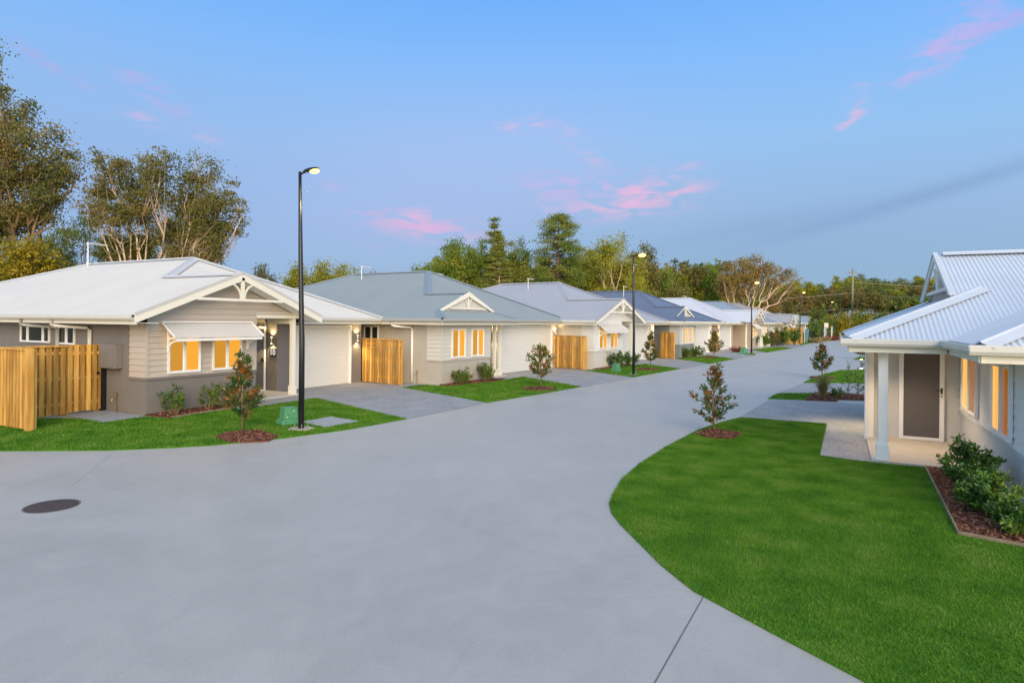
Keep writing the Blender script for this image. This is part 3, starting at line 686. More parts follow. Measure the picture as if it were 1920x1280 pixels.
# number plate, meter box, side windows, downpipes, tap
q = 5.15
pl = MB(); pl.box(q-.03, q, 1.23, 1.50, 1.19, 1.44); plate = pl.build('number_plate', MT['black'], h1)
fc = bpy.data.curves.new('digits', 'FONT'); fc.body = '10'; fc.size = .27; fc.extrude = .004; fc.align_x = 'CENTER'; fc.align_y = 'CENTER'
fo = bpy.data.objects.new('digits_tmp', fc); C.objects.link(fo); bpy.context.view_layer.update()
dm = bpy.data.meshes.new_from_object(fo.evaluated_get(bpy.context.evaluated_depsgraph_get())); bpy.data.objects.remove(fo)
dg_ = link('digits', dm, MT['glow_soft'], plate); dg_.location = (q-.036, 1.365, 1.315); dg_.rotation_euler = (R(90), 0, R(-90))
MT['digit'] = emis('digit with painted glow', (1, .97, .9, 1), .95); dm.materials.clear(); dm.materials.append(MT['digit'])  # digits emit, painting in the wall lamp's light on them
mbx = MB(); mbx.box(0, -.21, .98, 1.66, 1.13, 1.76); m1 = mbx.build('meter_box', R_G, h1, bevel=.012)
mb2 = MB(); mb2.box(-.212, -.222, 1.02, 1.42, 1.17, 1.72); mb2.build('door', R_G, m1)
window(h1, 4.4, 5.95, 1.70, 2.22, lit=False, axis=1, off=0, sashes=(.22, .75), w=.028); window(h1, 3.15, 3.95, 1.68, 2.21, lit=False, axis=1, off=0, w=.028)
for dd in (2.35, 3.9):
    b = MB(); b.tube([(-.62, dd+.75, 2.38), (-.62, dd+.75, 2.24), (-.56, dd+.66, 2.20), (-.09, dd+.05, 2.16), (-.07, dd, 2.1), (-.07, dd, .05)], .045, 10); b.build('downpipe', GUT2 if dd > 3 else GUT1, h1, smooth=True)
antenna(r1, 4.2, 10.4, 4.25)
def tap(par, s, d):
    b = MB(); b.tube([(s, d, 0), (s, d, .45), (s, d, .52)], .014, 6); b.tube([(s, d, .36), (s-.09, d, .36), (s-.11, d, .30)], .014, 6); b.tube([(s, d-.04, .47), (s, d+.04, .47)], .012, 6); return b.build('garden_tap', MT['brass'], par)
tap(h1, -.06, 1.17)

h2, r2 = house(-13.17, 19.6, 4, 'B', 10.9, 0, 'second house on the left, grey green roof with a small white gablet, pale grey walls', 'houses along the left side of the street', wall=R_C, board=B_C, roof=GGR, gut=GUT2, gdoor=(5.35, 10.35), amp=.008)
b = MB(); b.tube([(-.62, 1.95, 2.38), (-.62, 1.95, 2.24), (-.56, 1.86, 2.20), (-.09, 1.45, 2.16), (-.07, 1.4, 2.1), (-.07, 1.4, .05)], .045, 10); b.build('downpipe', MT['alu'], h2, smooth=True)
window(h2, 3.2, 4.0, 1.3, 2.2, lit=False, axis=1, off=0); tap(h2, -.06, 1.15); antenna(r2, 4.4, 8.6, 4.1); antenna(r2, 7.6, 6.4, 3.9)
h3, r3 = house(-11.07, 30.36, 7.5, 'A', 10.9, 0, 'third house on the left, pale grey roof over white weatherboards, awning over its windows', 'houses along the left side of the street', wall=R_W, board=B_W, roof=LGR, gut=GUT1, awn=WHT, gdoor=(6.0, 10.0), amp=0, ov=.8)
antenna(r3, 4.4, 7, 4.1)
h4, r4 = house(-9.44, 42.67, 6, 'B', 10.4, 0, 'fourth house on the left, slate blue roof over blue grey walls', 'houses along the left side of the street', wall=R_B, board=mat('pale blue grey board', (.56, .57, .56), .5), roof=BLU, gut=MT['cream'], ov=1.3, gdoor=(5.6, 9.8), amp=0, bay=3.1, ext=2.7)
antenna(r4, 4.4, 6, 4.2); antenna(r4, 8, 6, 3.7)
h5, r5 = house(-8.0, 56.2, 5, 'A', 10.8, 0, 'fifth house on the left, white roof and a taupe gable at its far end', 'houses along the left side of the street', wall=mat('taupe render', (.40, .34, .28), .85), board=B_T, roof=mat('pale roof steel, fifth house', (.62, .62, .65), .45), mirror=True, awn=WHT, gdoor=(6.0, 10.1), amp=0)
antenna(r5, 4.4, 6, 4.0)
h6, r6 = house(-6.9, 68.2, 5, 'B', 11, 0, 'sixth house on the left, blue grey roof with a small gablet, behind the picket fence', 'houses along the left side of the street', wall=R_C, board=B_C, roof=BGR, gdoor=(6, 10.5), amp=0, detail=1)
h7, r7 = house(-6.1, 81.5, 2, 'A', 12, 0, 'seventh house on the left, pale grey roof, behind the dark fence', 'houses along the left side of the street', wall=R_W, board=B_W, roof=LGR, mirror=True, gdoor=(7, 11.5), amp=0, detail=1, awn=WHT)
h8, r8 = house(-5.5, 97, 0, 'A', 11, 0, 'eighth house on the left, white roof, behind the feather flag', 'houses along the left side of the street', wall=R_W, board=B_W, roof=WHT, gdoor=(6, 10.5), amp=0, detail=1, D=14)
h9, r9 = house(-4.7, 112, 0, 'A', 11, 0, 'farthest house on the left, blue grey roof at the end of the street', 'houses along the left side of the street', wall=R_C, board=B_T, roof=BGR, gdoor=(6, 10.5), amp=0, detail=1, D=14)

# ---------------------------------------------------------------- right house
hr = empty('house', (0, 0, 0), 0, 'near right house with corrugated blue white roof, porch post and screened front door', 'house')
RZ, RS = 2.19, .423
X0, X1, Y0, Y1 = .17, 1.62, 12.5, 9.9; YR = 16.8
RM = mat('corrugated pale steel', (.56, .60, .66), .36, .5, noise=.06, nscale=1.2)
r = MB(); zmain = lambda x, y: RZ+RS*(y-Y0); zleft = lambda x, y: RZ+RS*(x-X0); zback = lambda x, y: RZ+RS*(2*YR-Y0-y)
XG = 2.08; kg = XG-X0
rib_plane(r, [(X0, Y0), (X1, Y0), (12, Y0+12-X1), (12, YR), (XG, YR), (XG, Y0+kg)], zmain, 1, .0075) if False else None
xm = X1+(YR-Y0)   # where the valley meets the ridge height
rib_plane(r, [(X0, Y0), (X1, Y0), (xm, YR), (XG-.17, YR), (XG-.17, Y0+kg+.001), (XG, Y0+kg)], zmain, 1, .0075)
rib_plane(r, [(X0, Y0), (XG, Y0+kg), (XG, 2*YR-Y0-kg), (X0, 2*YR-Y0)], zleft, 0, .0075)
rib_plane(r, [(XG, YR), (12, YR), (12, 2*YR-Y0), (X0, 2*YR-Y0), (XG, 2*YR-Y0-kg)], zback, 1, .010)
zbl = lambda x, y: RZ+RS*(x-X1); zbf = lambda x, y: RZ+RS*(y-Y1)
W2 = 3.3
rib_plane(r, [(X1, Y1), (X1, Y0), (xm, YR), (X1+W2, Y1+W2+3.6), (X1+W2, Y1+W2)], zbl, 0, .0075)
rib_plane(r, [(X1, Y1), (X1+2*W2, Y1), (X1+W2, Y1+W2)], zbf, 1, .0075)
rib_plane(r, [(X1+2*W2, Y1), (X1+2*W2, Y0+1), (xm+1, YR+.5), (X1+W2, Y1+W2+3.6), (X1+W2, Y1+W2)], lambda x, y: RZ+RS*(X1+2*W2-x), 0, .010)
rr = r.build('roof', RM, hr)
c = MB(); cap_line(c, (X0, Y0, RZ), (XG+.35, Y0+kg+.35, RZ+RS*(kg+.35)), .2); cap_line(c, (XG-.02, YR, zmain(0, YR)+.01), (12, YR, zmain(0, YR)+.01), .18); cap_line(c, (X1, Y1, RZ), (X1+W2, Y1+W2, RZ+RS*W2), .2); cap_line(c, (XG, 2*YR-Y0-kg, RZ+RS*kg), (X0, 2*YR-Y0, RZ))
cap_line(c, (X1+W2, Y1+W2, RZ+RS*W2), (X1+W2, Y1+W2+3.6, RZ+RS*W2)); c.build('ridge_cap', RM, rr)
# gablet on the left end
za = zmain(0, YR); zk = RZ+RS*kg
g_ = MB()
for sg in (-1, 1):
    g_.prism([(XG-.18, YR, za+.05), (XG-.18, YR+sg*(YR-Y0-kg), zk+.05), (XG-.18, YR+sg*(YR-Y0-kg)-sg*.3, zk+.03), (XG-.18, YR, za-.13)], (.03, 0, 0))
g_.build('barge_board', MT['cream'], hr)
g_ = MB(); g_.poly([(XG+.03, Y0+kg, zk), (XG+.03, YR, za-.02), (XG+.03, 2*YR-Y0-kg, zk)]); g_.build('gable_infill', GUT2, hr)
g_ = MB(); g_.box(XG-.12, XG-.07, Y0+kg+.6, 2*YR-Y0-kg-.6, zk+.16, zk+.23); g_.box(XG-.11, XG-.07, YR-.05, YR+.05, zk+.23, za-.2)
for sg in (-1, 1): g_.beam((XG-.09, YR+sg*.08, zk+.25), (XG-.09, YR+sg*.55, zk+.75), .04, .05, (1, 0, 0))
g_.build('gable_truss', MT['cream'], hr)
ovh = MB()
for sg in (-1, 1): ovh.prism([(XG-.2, YR, za+.06), (XG-.2, YR+sg*(YR-Y0-kg), zk+.06), (XG-.2, YR+sg*(YR-Y0-kg), zk+.02), (XG-.2, YR, za+.02)], (.09, 0, 0))
ovh.build('barge_capping', RM, rr)
# gutters: same profile, shifted to this eave height
gu, fa = MB(), MB()
gutter_run(gu, fa, (X0, Y0), (X1+.0, Y0), (0, -1), .115); gutter_run(gu, fa, (X1, Y0), (X1, Y1), (-1, 0)); gutter_run(gu, fa, (X1, Y1), (8.2, Y1), (0, -1), .115); gutter_run(gu, fa, (X0, Y0), (X0, 2*YR-Y0), (-1, 0))
go = gu.build('gutter', GUT1, hr); fo = fa.build('fascia', MT['cream'], hr)
go.location.z = fo.location.z = RZ-2.5
s_ = MB(); s_.box(X0+.03, 2.24, Y0+.03, 15.6, 1.965, 1.98); s_.box(X1+.03, 2.24, Y1+.03, Y0+.03, 1.965, 1.98); s_.box(2.24, 8, Y1+.03, 10.35, 1.965, 1.98); s_.box(X0+.03, .6, 15.6, 20.5, 1.965, 1.98); s_.build('soffit', MT['white'], hr)
RR = mat('right house pale render', (.60, .60, .58), .8, .2, noise=.05, nscale=3, bump=.12, bscale=200)
w = MB(); w.box(.70, 2.25, 15.6, 20, 0, 1.97); w.box(2.25, 8, 10.35, 20, 0, 1.97); w.build('wall', RR, hr)
w = MB(); siding(w, 1, 2.25, lambda z: (10.37, 15.58), .72, 1.96, sgn=-1, bh=.15); w.build('weatherboards', B_W, hr)
w = MB(); w.box(2.21, 2.25, 10.33, 15.59, .66, .72); w.build('ledge', RR, hr)
post(hr, .73, 12.93, .045, 2.0, .15, MT['white'])
w = MB(); w.box(.585, .70, 15.33, 15.75, 0, 1.97); w.build('corner_post', MT['white'], hr, bevel=.005)
w = MB(); w.tube([(.555, 15.28, 0), (.555, 15.28, 1.9)], .03, 8); w.build('downpipe', MT['alu'], hr)
w = MB(); w.box(.56, 2.24, 12.76, 15.6, -.01, .045); w.build('porch_floor', MT['porch'], hr)
d_ = MB(); d_.box(1.25, 1.885, 15.53, 15.56, .10, 1.93); do = d_.build('front_door', MT['screen'], hr)
f_ = MB(); f_.box(1.17, 1.25, 15.50, 15.60, .05, 2.0); f_.box(1.885, 1.965, 15.50, 15.60, .05, 2.0); f_.box(1.25, 1.885, 15.50, 15.60, .05, .105); f_.box(1.25, 1.885, 15.50, 15.60, 1.93, 2.0); f_.build('door_frame', MT['alu'], do)
h_ = MB(); h_.box(1.90, 1.93, 15.47, 15.5, 1.03, 1.15); h_.box(1.80, 1.93, 15.455, 15.47, 1.09, 1.11); h_.box(1.905, 1.925, 15.47, 15.5, .96, .99); h_.build('handle', MT['black'], do)
window(hr, 13.60, 15.05, .80, 1.90, axis=1, off=2.22, mats=[MT['pane_shade'], MT['pane_bright']]); window(hr, 11.15, 12.40, .78, 1.88, axis=1, off=2.22, mats=[MT['pane_shade'], MT['pane_bright']])
ld = bpy.data.lights.new('porch downlight', 'SPOT'); ld.energy = 130; ld.color = (1, .72, .42); ld.spot_size = R(140); ld.spot_blend = .7; ld.shadow_soft_size = .05
lo = bpy.data.objects.new('porch_light', ld); C.objects.link(lo); lo.parent = hr; lo.location = (1.2, 14.3, 1.93)
b = MB(); b.tube([(1.2, 14.3, 1.945), (1.2, 14.3, 1.965)], .05, 14); b.build('downlight', MT['glow_soft'], hr)
wall_light(hr, .585, 17.0, 1.5, 3.0, face=(-1, 0))

# ================================================================= FENCES
def fence(x0, y0, x1, y1, h, label, name='timber_fence', pw=.10, gap=.015, alt=False, z0=.03, cap=True, cat='fence', front=1, gate=False, group=None, m=None):
    L = math.hypot(x1-x0, y1-y0); o = empty(name, (x0, y0, 0), math.atan2(y1-y0, x1-x0), label, cat, group); m = m or MT['pine']
    p = MB(); x = 0; i = 0; rg = random.Random(int(L*100+h*7)); double = m is MT['pine']; pitch = pw+(.045 if double else gap); zt0 = h-(.06 if cap else 0)
    while x < L-pw*.5:
        w = min(pw, L-x); zt = zt0-rg.uniform(0, .006)
        p.box(x, x+w, -front*.034, -front*.016, z0+rg.uniform(0, .01), zt)
        if double: x2 = x+pitch/2; w2 = min(pw, L-x2); p.box(x2, x2+w2, front*.046, front*.031, z0+rg.uniform(0, .01), zt)
        x += pitch; i += 1
    p.build('palings', m, o)
    rl = MB()
    for z in (.28, h*.52, h-.22): rl.box(0, L, -.014*front, .03*front, z-.035, z+.035)
    rl.build('rail', m, o)
    if cap: c = MB(); c.box(-.01, L+.01, -front*.075, front*.045, h-.06, h-.022); c.build('capping', m, o)
    ps = MB()
    for x in ((0, L-.09) if L < 3 else (0, L/2, L-.09)): ps.box(x, x+.09, .048*front, .13*front, 0, h-.07)
    ps.build('fence_post', m, o)
    return o
f0 = fence(-21.5, 7.05, -15.22, 7.05, 1.78, 'tall pine fence with a capping board ending beside the front lawn at far left', front=1, gap=.018, pw=.09)
b = MB(); b.box(6.27, 6.38, -.09, .03, 0, 1.77); b.build('end_board', MT['pine'], f0)
fence(-16.95, 7.10, -16.95, 8.62, 1.76, 'pine fence of spaced palings between the far left fence and the gate', front=1, gap=.05, pw=.11, alt=True)
gt = fence(-16.95, 8.66, -16.95, 9.44, 1.74, 'pine side gate with a round black latch beside house 10', name='side_gate', cat='gate', front=1, gap=.035, pw=.10, cap=False, z0=.06)
b = MB(); b.tube([(.70, -.035, 1.0), (.70, -.06, 1.0)], .04, 14); b.build('latch', MT['black'], gt)
b = MB()
for z in (.30, .92, 1.58):
    for x in (.1, .24, .38, .52, .66): b.box(x-.02, x+.03, -.018, -.012, z-.02, z+.02)
b.build('bracket', MT['galv'], gt)
b = MB(); b.box(-17.0, -16.92, 9.46, 9.585, 0, 1.72); tag(b.build('gate_post', MT['black']), 'black steel post between the side gate and the grey wall of house 10', 'post')
fence(-16.42, 18.95, -14.35, 18.62, 1.74, 'pine screen fence right of the first garage', gap=.02, pw=.10)
fence(-13.4, 30.3, -11.22, 29.55, 1.74, 'pine screen fence right of the second garage', gap=.02, pw=.10)
fence(-10.6, 42.2, -9.6, 41.6, 1.8, 'narrow pine fence right of the third garage', gap=.012, pw=.12)
fence(-9.5, 54.7, -8.95, 54.0, 1.8, 'narrow pine fence right of the slate blue roofed house', gap=.012, pw=.12)

# ================================================================= STREET FURNITURE
def street_lamp(x, y, h, label, lean=0.0, aim=0.0, real=True, w=.065):
    o = empty('street_lamp', (x, y, 0), aim, label, 'street lamp', 'street lamps along the left kerb')
    b = MB(); b.tube([(0, 0, .03), (0, 0, h*.33), (-lean*.6, 0, h*.66), (-lean, 0, h)], [w, w*.92, w*.75, w*.52], 16); b.build('pole', MT['black'], o, smooth=True)
    b = MB(); b.tube([(-lean, 0, h-.06), (-lean+.06, 0, h-.04), (-lean+.14, 0, h-.02)], .022, 8)
    pr = [(.10, .03, .025), (.16, .055, .045), (.26, .07, .055), (.38, .07, .045), (.47, .05, .03), (.51, .02, .012)]
    n = len(b.v)
    for (a, ry, rz) in pr:
        for k in range(12):
            t = 2*pi*k/12; zz = rz*sin(t); b.v.append((-lean+a, ry*cos(t), h-.02+a*.12+max(zz, -rz*.55)))
    for i in range(len(pr)-1):
        for k in range(12): b.f.append((n+i*12+k, n+i*12+(k+1) % 12, n+(i+1)*12+(k+1) % 12, n+(i+1)*12+k))
    LR = 1.0 if y < 20 else 1.5  # farther lamps get an oversized glowing lens that imitates their halo
    hd = b.build('lamp_head', MT['black'], o, smooth=True)
    b = MB()
    for i in range(6):
        pass
    for i in range(7):
        t0, t1 = pi*i/7, pi*(i+1)/7
        for k in range(10):
            u0, u1 = 2*pi*k/10, 2*pi*(k+1)/10
            P = lambda t, u: (-lean+.40+.12*LR*cos(t), .072*LR*sin(t)*cos(u), h-.002+.058*LR*sin(t)*sin(u)-.014)
            b.poly([P(t0, u0), P(t1, u0), P(t1, u1), P(t0, u1)])
    b.build('lens', MT['glow'] if real else MT['glow_far'], hd, smooth=True)
    b = MB(); b.tube([(-lean*.9, 0, h-.44), (.10-lean, 0, h-.44)], .008, 5); b.beam((.08-lean, 0, h-.44), (.20-lean, 0, h-.46), .025, .02); b.build('sensor_arm', MT['galv'], o)
    if real:
        l = bpy.data.lights.new('street lamp beam', 'SPOT'); l.energy = 120; l.color = (1, .80, .5); l.spot_size = R(150); l.spot_blend = 1; l.shadow_soft_size = .08
        lo = bpy.data.objects.new('street_lamp_beam', l); C.objects.link(lo); lo.parent = hd; lo.location = (-lean+.40, 0, h-.10)
    b = MB()
    for a in (.7, 2.3, 3.9, 5.5): b.tube([(.135*cos(a), .135*sin(a), .03), (.135*cos(a), .135*sin(a), .14)], .010, 6)
    b.build('anchor_bolt', MT['galv'], o)
    rg = random.Random(int(y)); b = MB(); k = 18; ring = [((.25+rg.uniform(-.04, .05))*cos(2*pi*i/k), (.25+rg.uniform(-.04, .05))*sin(2*pi*i/k)) for i in range(k)]
    b.prism([(a, c, -.01) for a, c in ring], (0, 0, .045)); b.build('footing', MT['padlt'], o)
    return o
MT['padlt'] = mat('mortar footing', (.5, .44, .34), .9, .2, noise=.3, nscale=20, bump=.6, bscale=50)
street_lamp(-10.49, 10.1, 5.70, 'black street lamp in front of house 10, the nearest and tallest in view', .10, R(5))
street_lamp(-8.30, 28.09, 5.52, 'black street lamp on the lawn of the third house', .06, R(5))
street_lamp(-6.04, 52.9, 5.65, 'black street lamp standing before the taupe gable', .05, R(5))
street_lamp(-3.90, 81.3, 6.1, 'black street lamp rising from the hedges near the feather flag', .05, R(5), False)
street_lamp(-1.2, 128, 6.4, 'small distant street lamp against the woodland', .05, R(5), False, .05)

def pillar(x, y, rz, label, s=1.):
    o = empty('service_pillar', (x, y, 0), rz, label, 'service pillar', 'green service pillars', scale=(s, s, s))
    def fr(mb, w0, d0, w1, d1, z0, z1):
        p = [(-w0, -d0, z0), (w0, -d0, z0), (w0, d0, z0), (-w0, d0, z0), (-w1, -d1, z1), (w1, -d1, z1), (w1, d1, z1), (-w1, d1, z1)]
        n = len(mb.v); mb.v += p; mb.f += [tuple(n+i for i in q) for q in ((3,2,1,0),(4,5,6,7),(0,1,5,4),(1,2,6,5),(2,3,7,6),(3,0,4,7))]
    b = MB(); fr(b, .235, .17, .215, .15, 0, .145); b.build('base', MT['green'], o, bevel=.012)
    b = MB(); fr(b, .175, .125, .155, .105, .146, .385); fr(b, .16, .11, .15, .10, .386, .405); b.build('cover', MT['green'], o, bevel=.012)
    b = MB(); b.tube([(.07, -.115, .32), (.07, -.123, .32)], .014, 10); b.tube([(-.10, -.128, .19), (-.10, -.14, .19)], .012, 8); b.build('lock', MT['white'], o)
    return o
pillar(-11.25, 10.45, R(75), 'green service pillar in the lawn just left of the first street lamp')
pillar(-9.55, 29.4, R(75), 'green service pillar left of the second street lamp')
pillar(-6.55, 52.2, R(75), 'green service pillar left of the third street lamp', 1.3)

# utility pole and wires
def spot(px, depth):
    u = (px-960)/FPX*depth; return (-sin(YAW)*depth+cos(YAW)*u, cos(YAW)*depth+sin(YAW)*u)
ux, uy = spot(1598, 112)
up = empty('utility_pole', (ux, uy, 0), YAW, 'tall bare timber power pole above the right house roof', 'power pole')
b = MB(); b.tube([(0, 0, 0), (0, 0, 12.3)], [.22, .15], 12); b.build('pole', MT['pole'], up, smooth=True)
b = MB(); b.box(-1.1, 1.1, -.1, 0, 11.6, 11.72); b.build('crossarm', MT['bark_dark'], up)
b = MB()
for x in (-1, 0, 1): b.tube([(x, -.05, 11.72), (x, -.05, 11.9)], .05, 6)
b.build('insulator', MT['white'], up)
def wire(z0, px1, d1, z1, sag, label, off=0):
    a = Vector((ux, uy, z0)); c = Vector((*spot(px1, d1), z1)); pts = [a.lerp(c, t)-Vector((0, 0, sag*4*t*(1-t))) for t in np.linspace(0, 1, 12)]
    tag(MB().tube(pts, .035, 5).build('overhead_wire', MT['wire']), label, 'wire', 'overhead wires on the power pole')
wire(8.0, 1000, 130, 6.0, 1.0, 'upper overhead wire running left from the power pole across the trees')
wire(5.2, 1000, 130, 3.4, 1.0, 'lower overhead wire running left from the power pole across the trees')
wire(7.8, 2300, 70, 6.2, .8, 'middle overhead wire running right from the power pole')
wire(5.0, 2300, 70, 4.0, .8, 'lowest overhead wire running right from the power pole')
wire(9.9, 2300, 100, 8.8, .8, 'topmost overhead wire running right from the power pole')

# far end of the street
def flag(px, d, h, w, m, label):
    x, y = spot(px, d); o = empty('feather_flag', (x, y, 0), YAW, label, 'flag')
    b = MB(); b.tube([(-w*.4, 0, 0), (-w*.4, 0, h*.8), (-w*.1, 0, h*.97), (w*.2, 0, h)], .03, 6); b.build('mast', MT['alu'], o)
    b = MB(); P = [(-w*.38, 0, .2), (w*.25, 0, .18), (w*.5, 0, h*.6), (w*.55, 0, h*.86), (w*.25, 0, h*.985), (-w*.1, 0, h*.96), (-w*.38, 0, h*.8)]
    b.prism(P, (0, .015, 0)); b.build('banner', m, o)
TEAL = mat('teal flag cloth', (.10, .20, .23), .8, .2, noise=.25, nscale=2)
flag(1512, 76, 1.95, .62, TEAL, 'teal feather flag standing by the far left kerb')
flag(1547, 92, 2.1, .3, mat('pale blue flag cloth', (.25, .30, .42), .8), 'thin pale blue feather flag near the pink sign')
flag(1560, 92, 2.1, .25, mat('pale flag cloth', (.3, .38, .40), .8), 'thin grey green feather flag left of the white truck')
x, y = spot(1549, 95); sg_ = empty('sign_board', (x, y, 0), YAW, 'pale pink sign board on a post at the far end of the street', 'sign')
b = MB(); b.tube([(0, 0, 0), (0, 0, 2.3)], .04, 6); b.build('sign_post', MT['alu'], sg_); b = MB(); b.box(-.32, .32, -.06, -.02, 1.85, 2.55); b.build('panel', mat('pale pink sign', (.75, .55, .48), .5), sg_)
x, y = spot(1567, 118); tr = empty('truck', (x, y, 0), YAW+.15, 'small white box truck parked at the far end of the street', 'truck')
b = MB(); b.box(-1.1, 1.3, 0, 5, .75, 2.9); b.build('body', MT['white'], tr, bevel=.05); b = MB(); b.box(-1.0, 1.2, -1.3, -.02, .5, 1.9); b.build('cab', MT['white'], tr, bevel=.12)
b = MB(); b.box(-.8, 1.0, -1.33, -1.305, 1.2, 1.75); b.build('windscreen', MT['glassdark'], tr)
for sx in (-.95, 1.15):
    for yy in (-.8, 3.8): b = MB(); b.tube([(sx-.1, yy, .4), (sx+.1, yy, .4)], .4, 14); b.build('wheel', MT['black'], tr)
fence(-6.9, 67.0, -6.3, 71.5, 1.05, 'low white picket fence behind the round hedges', name='picket_fence', pw=.08, gap=.09, cap=False, m=MT['white'])
fence(-6.3, 71.8, -5.3, 79, 1.3, 'dark solid fence behind the young trees at the far kerb', pw=.2, gap=.0, cap=False, m=MT['black'])
fence(-3.9, 84, -2.0, 99, 1.4, 'dark fence behind the far garden bed', pw=.2, gap=0., cap=False, m=MT['black'])
fence(-5.2, 78.5, -3.7, 82.5, 1.9, 'orange pine fence beside the far street lamp', pw=.2, gap=.02, cap=False)
bx_, by_ = spot(1398, 62.5); bn = empty('wheelie_bin', (bx_, by_, 0), .3, 'dark green bin beside the white columns of the fifth house', 'bin')
b = MB(); b.prism([(-.25, -.3, .08), (.25, -.3, .08), (.25, .3, .08), (-.25, .3, .08)], (0, 0, .9)); b.build('body', MT['black'], bn, bevel=.03); b = MB(); b.box(-.29, .29, -.36, .33, .985, 1.05); b.build('lid', MT['green'], bn, bevel=.015)
b = MB(); b.tube([(-.27, .28, .1), (-.23, .28, .1)], .1, 10); b.tube([(.23, .28, .1), (.27, .28, .1)], .1, 10); b.build('wheel', MT['black'], bn)

# ================================================================= SMALL PLANTS
MT['magnolia'] = leafmat('magnolia leaves', [(.014, .06, .022), (.03, .10, .028), (.05, .14, .03), (.13, .12, .03), (.30, .11, .025), (.42, .15, .03)], .35, .12, .5, 2.6)
MT['magbrown'] = leafmat('magnolia leaves, brown', [(.03, .11, .025), (.06, .15, .03), (.12, .16, .03), (.36, .17, .04), (.22, .13, .035)], .4, .12, .4, 2.6)
MT['shrub'] = leafmat('glossy shrub leaves', [(.018, .06, .016), (.04, .11, .02), (.08, .18, .025), (.17, .27, .035), (.34, .34, .05)], .35, .22, .45, 2.2)
MT['shrubl'] = leafmat('light shrub leaves', [(.05, .11, .02), (.09, .17, .025), (.15, .23, .03), (.25, .29, .05)], .45, .3, .3, 2)
MT['red'] = leafmat('red ground plant', [(.20, .03, .02), (.30, .05, .03), (.13, .06, .03)], .5, .2, .3, 2)
MT['straw'] = leafmat('strappy leaves', [(.12, .16, .04), (.24, .23, .07), (.38, .29, .12), (.42, .24, .10)], .6, .2, .2, 2)
def leafshape(P, ax, nr, L, Wd, fold=.18):
    """pointed oval leaf of 4 quads folded along the midrib: 6 rim + 3 rib vertices"""
    L = np.asarray(L)[:, None]; Wd = np.asarray(Wd)[:, None]; sd = np.cross(nr, ax); sd /= np.linalg.norm(sd, axis=1)[:, None]+1e-9; up = np.cross(ax, sd)
    b = P; m1 = P+ax*L*.3; m2 = P+ax*L*.7-up*L*.04; t = P+ax*L-up*L*.10
    l1 = m1+sd*Wd*.46+up*Wd*fold; r1 = m1-sd*Wd*.46+up*Wd*fold; l2 = m2+sd*Wd*.40+up*Wd*fold; r2 = m2-sd*Wd*.40+up*Wd*fold
    V = np.stack([b, m1, m2, t, l1, l2, r1, r2], 1).reshape(-1, 3); k = np.arange(len(P))[:, None]*8
    F = np.concatenate([k+np.array([[0, 1, 4, 4]]), k+np.array([[1, 2, 5, 4]]), k+np.array([[2, 3, 5, 5]]), k+np.array([[0, 6, 1, 1]]), k+np.array([[1, 6, 7, 2]]), k+np.array([[2, 7, 3, 3]])], 0)
    tri = np.concatenate([k+np.array([[0, 1, 4]]), k+np.array([[1, 2, 5]]), k+np.array([[1, 5, 4]]), k+np.array([[2, 3, 5]]), k+np.array([[0, 6, 1]]), k+np.array([[1, 6, 7]]), k+np.array([[1, 7, 2]]), k+np.array([[2, 7, 3]])], 0)
    return V, tri
def small_tree(x, y, H, Wc, seed, label, name='magnolia_tree', cat='tree', group='young magnolia trees along the street', crown0=.2, nbr=28, lpb=40, m='magnolia', leafL=.115, shape=None):
    g = np.random.default_rng(seed); o = empty(name, (x, y, 0), float(g.uniform(0, 6)), label, cat, group)
    tk = MB(); tp = [(0, 0, 0), (g.normal(0, .015), g.normal(0, .015), H*.35), (g.normal(0, .02), g.normal(0, .02), H*.7), (g.normal(0, .02), 0, H*.96)]
    tk.tube(tp, [.022*H/1.6, .017*H/1.6, .011, .004], 7); P, A = [], []
    prof = shape or (lambda t: (.62+.5*sin(pi*min(1, t*1.5))) * (1-.72*t**1.2))
    for i in range(nbr):
        t = (i+.5)/nbr; z = H*(crown0+(1-crown0)*t*.93); a = i*2.4+g.normal(0, .35); rr_ = Wc/2*prof(t)*g.uniform(.6, 1.1)*1.06
        base = Vector((0, 0, z-rr_*.35)); tip = Vector((cos(a)*rr_, sin(a)*rr_, z+rr_*.25+g.normal(0, .02))); mid = base.lerp(tip, .5)+Vector((0, 0, -.03*H*.2))
        tk.tube([base, mid, tip], [.007, .005, .003], 4, False)
        n = int(lpb*g.uniform(.6, 1.3)*(.5+.7*prof(t)))
        for j in range(n):
            q = g.uniform(.22, 1)**.8; p = base.lerp(tip, q)
            d = Vector(g.normal(0, 1, 3)); d = (d.normalized()*.9+(tip-base).normalized()*.75+Vector((0, 0, .35))).normalized()
            P.append(p+Vector(g.normal(0, .03, 3))); A.append(d)
    P = np.array(P); A = np.array(A); n = len(P); nr = randunit(n, g)+np.array([0, 0, 1.2])
    V, F = leafshape(P, A, nr/np.linalg.norm(nr, axis=1)[:, None], leafL*g.uniform(.65, 1.2, n), leafL*.42*g.uniform(.7, 1.2, n))
    link('crown', np_mesh('crown', V, F), MT[m], o); tk.build('trunk', MT['stem'], o, smooth=True); return o
small_tree(-11.41, 9.33, 1.72, 1.00, 3, 'young magnolia with brown green leaves in front of the awning windows', nbr=34, lpb=46, m='magnolia')
small_tree(-9.60, 20.75, 1.60, 1.05, 4, 'rounded young magnolia on the lawn of the second house', nbr=34, lpb=38, m='magbrown', shape=lambda t: sin(pi*min(1, t*.8+.2))**.6, crown0=.28)
small_tree(-8.48, 31.7, 1.95, .95, 5, 'narrow young magnolia just right of the second street lamp', nbr=28, lpb=40, m='magbrown', crown0=.25, leafL=.14)
